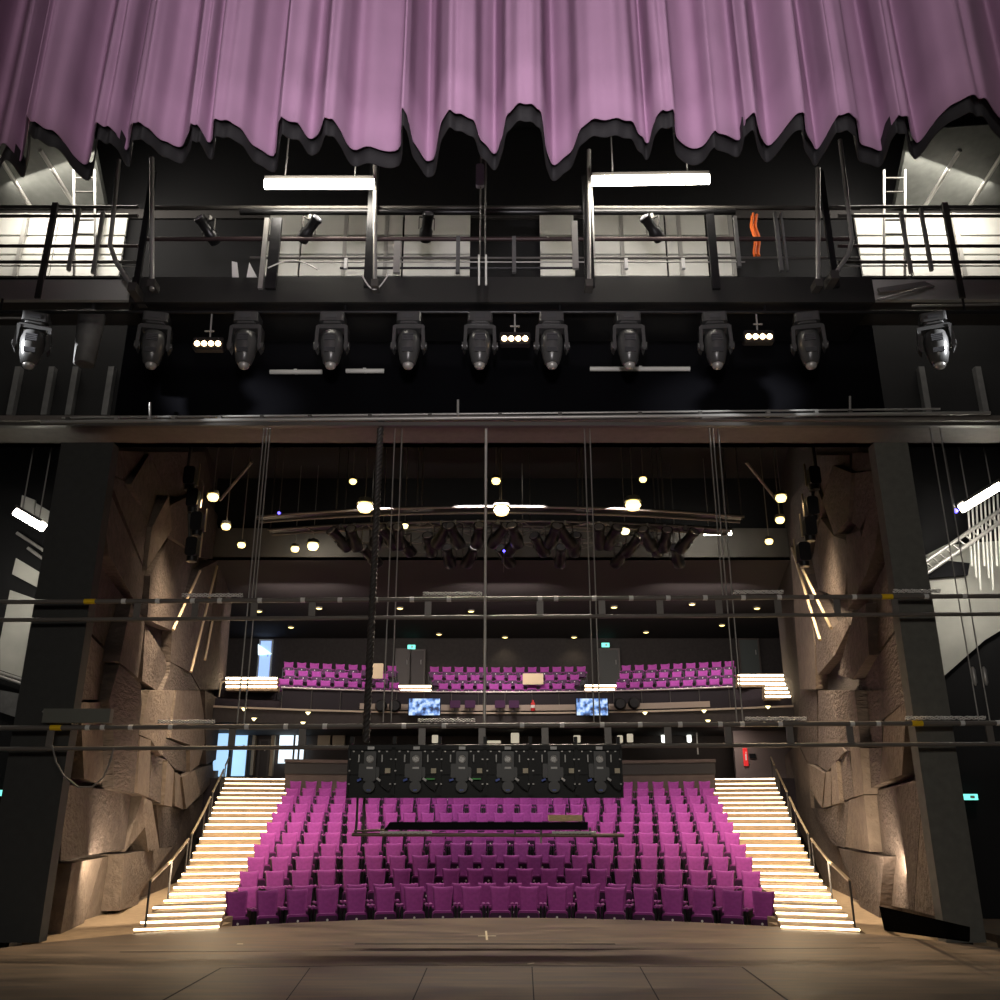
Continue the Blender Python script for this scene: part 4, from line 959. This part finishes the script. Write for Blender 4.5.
# doors, exit signs
d = door_at(258, 272, 641, 678, mat('daylight_door', (.3, .45, .8), .3, emit=(.30, .46, .85), strength=1.0), 41.3, 'door_3', mat('pale_door_frame', (.5, .6, .65), .5))
MB().prism([at(258, 655, 41.2), at(258, 644, 41.2), at(272, 654, 41.2)], [at(258, 655, 41.25), at(258, 644, 41.25), at(272, 654, 41.25)]).build('pane', DAYW, d)
door_at(411, 424, 651, 686, DBR, 41.3, 'door_4'); door_at(396, 410, 650, 686, FRM, 41.3, 'door_5'); door_at(600, 618, 650, 686, mat('green_grey_door', (.055, .06, .055), .6), 41.3, 'door_6'); door_at(742, 757, 640, 676, mat('green_grey_door2', (.07, .085, .08), .6), 41.3, 'door_7')
for (px, py, s_, lab) in ((261, 634, 1, 'above the daylit doorway'), (411.5, 647, 1, 'above the brown double door'), (605.5, 645, 1, 'above the grey door beyond the middle block'), (756, 632, 1, 'above the door at the extinguisher end'),):
    Yw = 41.25; c = at(px, py, Yw)
    t = thing('exit_sign', 'small glowing green exit sign %s' % lab, 'sign', c - Vector((0, 0, .1)), 'green exit signs')
    MB().box(c + Vector((0, .13, 0)), (.36, .12, .2)).build('sign_box', DARKM, t); MB().box(c, (.34, .10, .18)).build('sign_face', EXITM, t); MB().box(c + Vector((.03, -.055, 0)), (.1, .01, .1)).build('pictogram', WHITE, t)
for (px, py, Yw, lab) in ((6, 793, 17.4, 'in the black wing beside the glass-door pillar'), (970, 797, 17.4, 'in the black wing beside the extinguisher-side pillar'), (401, 730, 36.3, 'under the balcony behind the cable loom')):
    c = at(px, py, Yw); t = thing('exit_sign', 'small glowing green exit sign %s' % lab, 'sign', c - Vector((0, 0, .07)), 'green exit signs')
    MB().box(c + Vector((0, .06, 0)), (.28, .08, .12)).build('sign_box', DARKM, t); MB().box(c, (.26, .05, .10)).build('sign_face', EXITM, t); MB().box(c + Vector((.03, -.03, 0)), (.08, .01, .05)).build('pictogram', WHITE, t)
def yarc(px, off):
    Yq = 33.0
    for _ in range(5): x = xw(px, 707, Yq); Yq = YC + math.sqrt(BR0 ** 2 - x * x) - off
    return Yq
# monitors hung on the balcony front
def mon_mat():
    m = bpy.data.materials.new('monitor_picture'); m.use_nodes = True; nt = m.node_tree; b = nt.nodes['Principled BSDF']
    tc = nt.nodes.new('ShaderNodeTexCoord'); n = nt.nodes.new('ShaderNodeTexNoise'); n.inputs['Scale'].default_value = 5.5; n.inputs['Detail'].default_value = 2
    nt.links.new(tc.outputs['Object'], n.inputs['Vector'])
    r = nt.nodes.new('ShaderNodeValToRGB'); e = r.color_ramp.elements; e[0].position = .38; e[0].color = (.02, .03, .08, 1); e[1].position = .62; e[1].color = (.62, .78, 1, 1)
    q = e.new(.5); q.color = (.15, .32, .75, 1)
    nt.links.new(n.outputs[0], r.inputs[0]); nt.links.new(r.outputs[0], b.inputs['Emission Color']); b.inputs['Emission Strength'].default_value = .9
    b.inputs['Base Color'].default_value = (.02, .02, .03, 1); return m
MON = mon_mat()
for (px, lab) in ((424.5, 'beneath the aisle nearer the daylit doorway'), (592, 'beneath the aisle nearer the extinguisher side')):
    Ym = yarc(px, .38); c = at(px, 707, Ym)
    t = thing('monitor', 'bluish screen hung on the balcony front %s' % lab, 'monitor', c - Vector((0, 0, .32)), 'balcony front monitors')
    MB().box(c, (1.14, .07, .62)).build('casing', BLACK, t); MB().box(c - Vector((0, .04, 0)), (1.08, .015, .57)).build('screen', MON, t)
    MB().box(c + Vector((0, .2, -.22)), (.2, .36, .08)).build('bracket', BLACKM, t)

# ------------------------------------------------------------------ auditorium ceiling bridges and lamps
def cy_(x, Y0): return Y0 + 0.9 * (x / 7.0) ** 2
def ceil_bridge(py, Y0, label, r=.04, m=DARKM, x0=-6.8, x1=6.8, hangers=True):
    z = zw(py, Y0); t = thing('ceiling_bridge', label, 'lighting bridge', (0, Y0, z))
    pts = [Vector((x0 + (x1 - x0) * j / 30, cy_(x0 + (x1 - x0) * j / 30, Y0), z)) for j in range(31)]
    MB().path(pts, r, 8).build('rail', m, t); MB().path([p + Vector((0, .5, .0)) for p in pts], r, 8).build('rail', m, t)
    dk = MB()
    for j in range(30):
        a, b = pts[j], pts[j + 1]; q = [a, b, b + Vector((0, .5, 0)), a + Vector((0, .5, 0))]; dk.prism([v + Vector((0, 0, .06)) for v in q], [v + Vector((0, 0, .02)) for v in q])
    dk.build('deck', BLACKM, t)
    for j in range(0, 31, 5):
        MB().tube(pts[j] + Vector((0, .25, 0)), Vector((pts[j].x, pts[j].y + .25, 12.3)), .022, 6).build('hanger', DARKM, t)
    return z
BRS = mat('bridge_steel', (.27, .245, .22), .35, .3)
zb1 = ceil_bridge(507, 23.5, 'curved ceiling bridge nearest the stage with warm lamps along it', .034, BRS)
zb2 = ceil_bridge(521, 24.9, 'curved ceiling bridge behind the first, carrying small spotlights', .03, BRS)
def cbar(py, Y0, x0, x1, label):
    z = zw(py, Y0); t = thing('ceiling_bar', label, 'lighting bar', (0, Y0, z))
    MB().tube((x0, Y0, z), (x1, Y0, z), .03).build('tube', BRS, t)
    for x in (x0 + .4, (x0 + x1) / 2, x1 - .4): MB().tube((x, Y0, z), (x, Y0, 12.3), .018, 6).build('hanger', DARKM, t)
    return z
zb3 = cbar(531, 26.2, -3.4, 5.2, 'straight ceiling bar with spotlights in front of the grey bulkhead')
zb4 = cbar(543, 27.2, -4.4, 5.8, 'rear straight ceiling bar hung just in front of the grey bulkhead')
# spotlights
def make_spot():
    t = thing('spotlight', '', 'spotlight', (0, 0, 0))
    c = MB().box((0, 0, -.03), (.05, .06, .10)).build('clamp', STEEL, t)
    y = MB(); y.box((0, 0, -.09), (.30, .03, .02))
    for sx in (-1, 1): y.box((sx * .15, 0, -.22), (.015, .035, .26))
    y.build('yoke', DARKM, t)
    R_ = Matrix.Rotation(math.radians(62), 3, 'X')
    b = MB(); b.lathe([(.10, -.28), (.125, -.26), (.13, -.05), (.10, .0), (.10, .22), (.115, .24), (.115, .3)], (0, 0, -.32), 12, R_); bd = b.build('body', BLACKM, t)
    MB().lathe([(.09, .301), (.085, .312)], (0, 0, -.32), 12, R_).build('lens', mat('glass_lens', (.5, .5, .55), .08, .6), bd)
    return t
sp0 = make_spot(); used = False
spots = []
for k, px in enumerate((338, 352, 376, 388, 398, 441, 455, 478, 498, 515, 553, 566, 600, 612, 650, 668, 690)): spots.append((px, 'second ceiling bridge', zb2, 24.9, k))
for k, px in enumerate((405, 430, 512, 540, 575, 632, 655)): spots.append((px, 'straight ceiling bar', zb3, 26.2, k))
for k, px in enumerate((372, 449, 470, 506, 560, 620, 676)): spots.append((px, 'rear straight ceiling bar', zb4, 27.2, k))
cnt = {}
tot = {'second ceiling bridge': 17, 'straight ceiling bar': 7, 'rear straight ceiling bar': 7}
for (px, w_, z, Y0, k) in spots:
    cnt[w_] = cnt.get(w_, 0) + 1; x = xw(px, 540, Y0); Yq = cy_(x, Y0) if 'bridge' in w_ else Y0
    n_ = cnt[w_]; half = (tot[w_] + 1) // 2
    w2_ = '%s from the glass-door end' % ORD[n_] if n_ <= half else '%s from the extinguisher end' % ORD[tot[w_] - n_ + 1]
    L = 'black spotlight on the %s, %s' % (w_, w2_)
    rz = (k * 37 % 11 - 5) * .12
    if not used: o = sp0; o.location = (x, Yq, z); o.rotation_euler = (0, 0, rz); o['label'] = L; o['group'] = 'ceiling spotlights'; used = True
    else: o = dup(sp0, (x, Yq, z), rz, L, 'ceiling spotlights')
    o.scale = (1.5, 1.5, 1.4)
# warm lamps on bridge 1 and around
def globe(px, py, Y, r, label, m=BULB, up=None):
    c = at(px, py, Y)
    t = thing('house_lamp', label, 'lamp', c, 'warm house lamps')
    MB().lathe([(.01, -r * .75), (r * .7, -r * .6), (r, 0), (r * .75, r * .5)], c, 12).build('bulb', m, t)
    MB().lathe([(r * 1.1, r * .45), (r * .9, r * 1.1), (r * .3, r * 1.3)], c, 12).build('shade', DARKM, t)
    MB().tube(c + Vector((0, 0, r)), Vector((c.x, c.y, 12.32)), .012, 6).build('stem', BRS, t)
globe(365, 507, 23.3, .21, 'big warm lamp on the first ceiling bridge behind the cable loom')  # the three big bulbs are oversized to stand in for their glow
globe(501.5, 510, 23.3, .21, 'big warm lamp on the first ceiling bridge beside the centre wire')
globe(633, 505, 23.3, .21, 'big warm lamp on the first ceiling bridge beyond the middle')
globe(353, 481.5, 22.6, .10, 'small warm lamp above the big one by the cable loom')
globe(496, 481, 22.6, .12, 'small warm lamp above the big one by the centre wire')
globe(643, 479.5, 22.6, .10, 'small warm lamp above the big one beyond the middle')
globe(383, 534, 25.4, .14, 'wide warm lamp below the first bridge just past the cable loom')
globe(405, 526, 25.0, .10, 'pale warm lamp on the second bridge between loom and centre', BULBS)
globe(625, 531, 25.2, .14, 'warm lamp low on the second bridge beyond the middle', BULBS)
globe(226, 526.5, 20.5, .11, 'warm lamp near the faceted wall on the glass-door side, upper one')
globe(241.5, 545, 21.5, .10, 'warm lamp near the faceted wall on the glass-door side, lower one')
globe(780, 520, 20.5, .11, 'warm lamp near the faceted wall on the extinguisher side, middle one')
globe(781, 498, 20.0, .13, 'warm lamp near the faceted wall on the extinguisher side, top one')
globe(769, 541.5, 21.5, .10, 'warm lamp near the faceted wall on the extinguisher side, lowest one')
globe(213, 497, 19.5, .13, 'bright lamp within the spotlight cluster of the glass-door wall')
globe(295, 549, 27.4, .13, 'smaller of two white-hot lamps against the grey bulkhead', BULB)
globe(313, 546, 27.4, .18, 'larger of two white-hot lamps against the grey bulkhead', BULB)
area('bulkhead_light', (-5.7, 27.2, 9.3), (-5.7, 28.2, 9.7), .6, .2, 8, NEUT)
fluoro(at(704, 532, 26.6), at(731, 532, 26.6), 'short fluorescent light against the grey bulkhead, beyond the spotlights', .14, hang=2.4)
area('bulkhead_light', (6.2, 27.0, 9.9), (6.2, 28.2, 9.7), .7, .2, 6, NEUT)
area('bulkhead_light', (0, 26.6, 11.8), (0, 28.2, 10.3), 8, .3, 14, NEUT)
# recessed downlights in the balcony ceiling
DL = [(259, 611), (319, 608), (400, 608), (471, 611), (614, 607), (692, 604), (757, 608), (291, 627), (439, 634), (505, 637), (574, 637), (646, 632), (722, 625)]
first_dl = None
dlab = ['nearest the faceted wall above the daylit doorway', 'second along the front line', 'third along the front line, past the loom', 'fourth along the front line, before the centre wire', 'fifth along the front line', 'sixth along the front line', 'at the extinguisher end of the front line',
        'rear line, above the glass-door side block', 'rear line, before the centre wire', 'rear line, just beyond the centre wire', 'rear line, above the end of the middle block', 'rear line, above the start of the extinguisher block', 'rear line, at the extinguisher end']
for (px, py), dl in zip(DL, dlab):
    c = atz(px, py, 9.36)
    if first_dl is None:
        t = thing('downlight', '', 'downlight', c, 'recessed downlights over the balcony'); first_dl = t
        MB().lathe([(.15, .06), (.15, -.02), (.12, -.025), (.12, .05)], c, 14).build('trim_ring', DARKM, t)
        MB().lathe([(.115, .0), (.11, -.03), (.02, -.06)], c, 12).build('lamp', BULB, t)
        o = t
    else: o = dup(first_dl, c)
    o['label'] = 'small warm downlight over the balcony, ' + dl; o['group'] = 'recessed downlights over the balcony'
    spot('downlight_beam', c - Vector((0, 0, .15)), c - Vector((0, -.5, 3)), 22, WARM, 110, .8, .08)
# small wedge lights under the balcony front
for (px, py, dl) in ((308, 713, 'by the first balcony bend'), (303, 723, 'below it, nearer the glass doors'), (254, 719, 'above the glass doors'), (645, 713, 'below the balcony front past the screen'), (704, 711, 'above the tall wall lamp'), (708, 721, 'lowest, above the barrier end'), (768, 707, 'above the extinguisher stairs'), (244, 709, 'highest, beside the faceted wall'), (367, 715, 'behind the cable loom')):
    c = at(px, py, yarc(px, .5))
    t = thing('fascia_light', 'tiny white wedge light under the balcony, ' + dl, 'light', c, 'tiny lights under the balcony front')
    MB().lathe([(.02, -.06), (.09, .03)], c, 8).build('lamp', BULBS, t); MB().tube(c + Vector((0, 0, .03)), c + Vector((0, .6, .10)), .02, 6).build('arm', DARKM, t)
# spotlights resting behind the front rail
for (px, py, dl) in ((381, 706, 'nearer the cable loom'), (395, 706, 'nearer the bluish screen'), (620, 704, 'first past the far screen'), (634, 703, 'second past the far screen')):
    c = at(px, py, yarc(px, .25))
    t = thing('round_speaker', 'round black fixture on the balcony front, ' + dl, 'fixture', c - Vector((0, 0, .2)), 'round black fixtures on the balcony front')
    MB().lathe([(.2, -.12), (.22, 0), (.16, .12)], c, 16, Matrix.Rotation(PI / 2, 3, 'X')).build('drum', BLACKM, t); MB().box(c + Vector((0, .1, -.1)), (.06, .3, .06)).build('bracket', BLACKM, t)
red = thing('red_bottle', 'small red and white canister standing on the balcony front ledge', 'canister', at(533, 711, YC + BR0 - .1))
c = at(533, 711, YC + BR0 - .1); MB().lathe([(.07, 0), (.075, .04), (.075, .26), (.03, .33), (.03, .38)], c, 10).build('body', REDM, red); MB().lathe([(.078, .1), (.078, .2)], c, 10).build('label_band', WHITE, red)
# side spotlight ladders on the walls
def side_cluster(sx, X, Yq, label, pxys):
    t = thing('lamp_boom', label, 'lamp boom', at(*pxys[0], Yq))
    p0 = at(*pxys[0], Yq); p1 = at(*pxys[-1], Yq); MB().tube(p0, Vector((p0.x, Yq, 12.3)), .04).tube(p0, p1, .04).build('boom_pipe', DARKM, t)
    for (x, y) in pxys:
        c = at(x, y, Yq)
        MB().rbox(c + Vector((-sx * .12, -.1, -.2)), (.24, .3, .40), .06).lathe([(.11, 0), (.12, .2)], c + Vector((-sx * .12, -.1, -.5)), 12).build('lamp_housing', BLACKM, t)
        MB().tube(c + Vector((-sx * .28, -.1, -.4)), c + Vector((-sx * .28, -.1, .1)), .02, 6).build('bracket', mat('warm_bracket', (.5, .40, .26), .35, .5), t)
    return t
side_cluster(-1, 0, 18.6, 'cluster of black lamps on a slanting boom beside the faceted wall, glass-door side', [(188, 470), (191, 492), (195, 515), (190, 540)])
side_cluster(1, 0, 18.6, 'cluster of black lamps on a slanting boom beside the faceted wall, extinguisher side', [(816, 470), (814, 500), (812, 520), (806, 545)])
for sx, px in ((-1, 205), (1, 795)):
    spot('boom_lamp', at(px, 500, 18.4), at(500 + sx * 300, 560, 20), 14, WARM, 100, .6, .05)
# trusses crossing under the ceiling
def brace(p, q, Y, label):
    tag(MB().tube(at(*p, Y), at(*q, Y + 1.5), .04, 6).build('ceiling_brace', BRS), label, 'brace')
brace((252, 462), (220, 500), 20.5, 'diagonal steel brace under the ceiling by the glass-door lamp cluster')
brace((746, 462), (778, 502), 20.5, 'diagonal steel brace under the ceiling by the extinguisher lamp cluster')
for (px, py, Y, dl) in ((279, 513, 22.0, 'ceiling near the glass-door lamps'), (504, 551, 25.8, 'bulkhead beside the centre wire'), (956, 511, 15.4, 'wing beside the slanting fluorescent light')):
    c = at(px, py, Y); t = thing('indicator_light', 'tiny deep blue indicator light on the ' + dl, 'light', c, 'tiny blue indicator lights')
    MB().lathe([(.01, -.04), (.045, 0), (.01, .04)], c, 8).build('lamp', mat('blue_led', (.05, .05, 1), .4, emit=(.08, .06, 1), strength=6), t)
    MB().tube(c + Vector((0, .03, 0)), Vector((c.x, 28.21, c.z)) if Y > 25 else Vector((c.x, c.y + .03, 12.35 if Y > 20 else 14.4)), .012, 6).build('mount', DARKM, t)

# drooping cables and safety wires on the ceiling bars
for (z, Y0, xa, xb, n, lab) in ((zb2, 24.85, -5.6, 6.0, 13, 'black cables drooping between the spotlights of the curved second bridge'), (zb3, 26.15, -3.2, 5.0, 8, 'thin cables drooping from the straight ceiling bar'), (zb4, 27.1, -4.2, 5.4, 8, 'thin cables drooping from the rear ceiling bar by the bulkhead')):
    m = MB()
    for k in range(n):
        x0_ = xa + (xb - xa) * k / n; x1_ = xa + (xb - xa) * (k + 1) / n; dr = .12 + .22 * random.random()
        f_ = (lambda x: cy_(x, Y0)) if Y0 < 25.5 else (lambda x: Y0)
        m.path([Vector((x0_ + (x1_ - x0_) * j / 8, f_(x0_ + (x1_ - x0_) * j / 8), z - .03 - dr * math.sin(PI * j / 8))) for j in range(9)], .018, 5)
    tag(m.build('drooping_cable', mat('grey_rubber', (.2, .19, .18), .5)), lab, 'cable')
# cream boards resting on balcony seats
for (px, py, Yb_, w_, h_, lab) in ((376, 671, 33.75, .52, .55, 'cream square board resting on balcony seats behind the cable loom'), (533, 679, 33.9, .75, .4, 'cream board resting on the middle block of balcony seats, above the red canister')):
    c = at(px, py, Yb_)
    tag(MB().rbox(c, (w_, .05, h_), .03).build('resting_board', mat('cream_board', (.62, .50, .32), .6)), lab, 'board')
# operator chairs and kit on the middle of the balcony front ledge
for k, px in enumerate((455, 470, 500, 514)):
    Yk = yarc(px, .16); c = at(px, 712, Yk)
    t = thing('desk_monitor', 'small dark purple screen unit on the balcony ledge, %s' % ('outermost towards the daylit doorway', 'second from the daylit doorway side', 'just past the centre wire', 'next to the red canister')[k], 'screen unit', c, 'small dark units on the balcony ledge')
    MB().rbox(c + Vector((0, 0, .27)), (.36, .08, .26), .03).build('screen_case', PURPLED, t)
    MB().tube(c, c + Vector((0, 0, .16)), .02, 6).box(c + Vector((0, 0, .012)), (.2, .12, .024)).build('stand', BLACKM, t)

# small floodlights clamped on the bridge railings
for (px, py, rz, lab) in ((310, 216, .8, 'on the bridge railing under the glass-door side batten light'), (652, 215, -.8, 'on the bridge railing under the other batten light'), (427, 214, .2, 'on the bridge railing just before the rope tackle'), (210, 217, -.5, 'first on the dark part of the bridge railing from the glass-door gallery')):
    o = dup(sp0, at(px, py, 12.15), rz, 'small black spotlight ' + lab, 'ceiling spotlights'); o.scale = (.8, .8, .8); o['group'] = 'small spotlights on the bridge railing'
pp = MB()
a = at(232, 277, 12.1)
pp.prism([a, a + Vector((.10, 0, 0)), a + Vector((.05, 0, .26)), a + Vector((-.03, 0, .28))], [v + Vector((0, .02, 0)) for v in (a, a + Vector((.10, 0, 0)), a + Vector((.05, 0, .26)), a + Vector((-.03, 0, .28)))])
b = a + Vector((.22, 0, 0)); pp.prism([b, b + Vector((.16, 0, 0)), b + Vector((.02, 0, .26))], [v + Vector((0, .02, 0)) for v in (b, b + Vector((.16, 0, 0)), b + Vector((.02, 0, .26)))])
tag(pp.build('folded_sheet', WHITE), 'crumpled white folded sheet on the edge of the dark bridge', 'sheet')
for (xa, ya, xb, yb, lab) in ((268, 268, 318, 270, 'under the glass-door side batten light'), (362, 275, 388, 275, 'around the post at the batten light end')):
    p, q = at(xa, ya, 12.05), at(xb, yb, 12.05)
    tag(MB().path([p.lerp(q, j / 12) + Vector((0, 0, -.25 * math.sin(PI * j / 12) * (1 if xa > 300 else -.6) )) for j in range(13)], .012, 5).build('looped_cable', mat('silver_cable', (.8, .78, .75), .4, .1)), 'loose pale cable looping on the bridge edge ' + lab, 'cable')
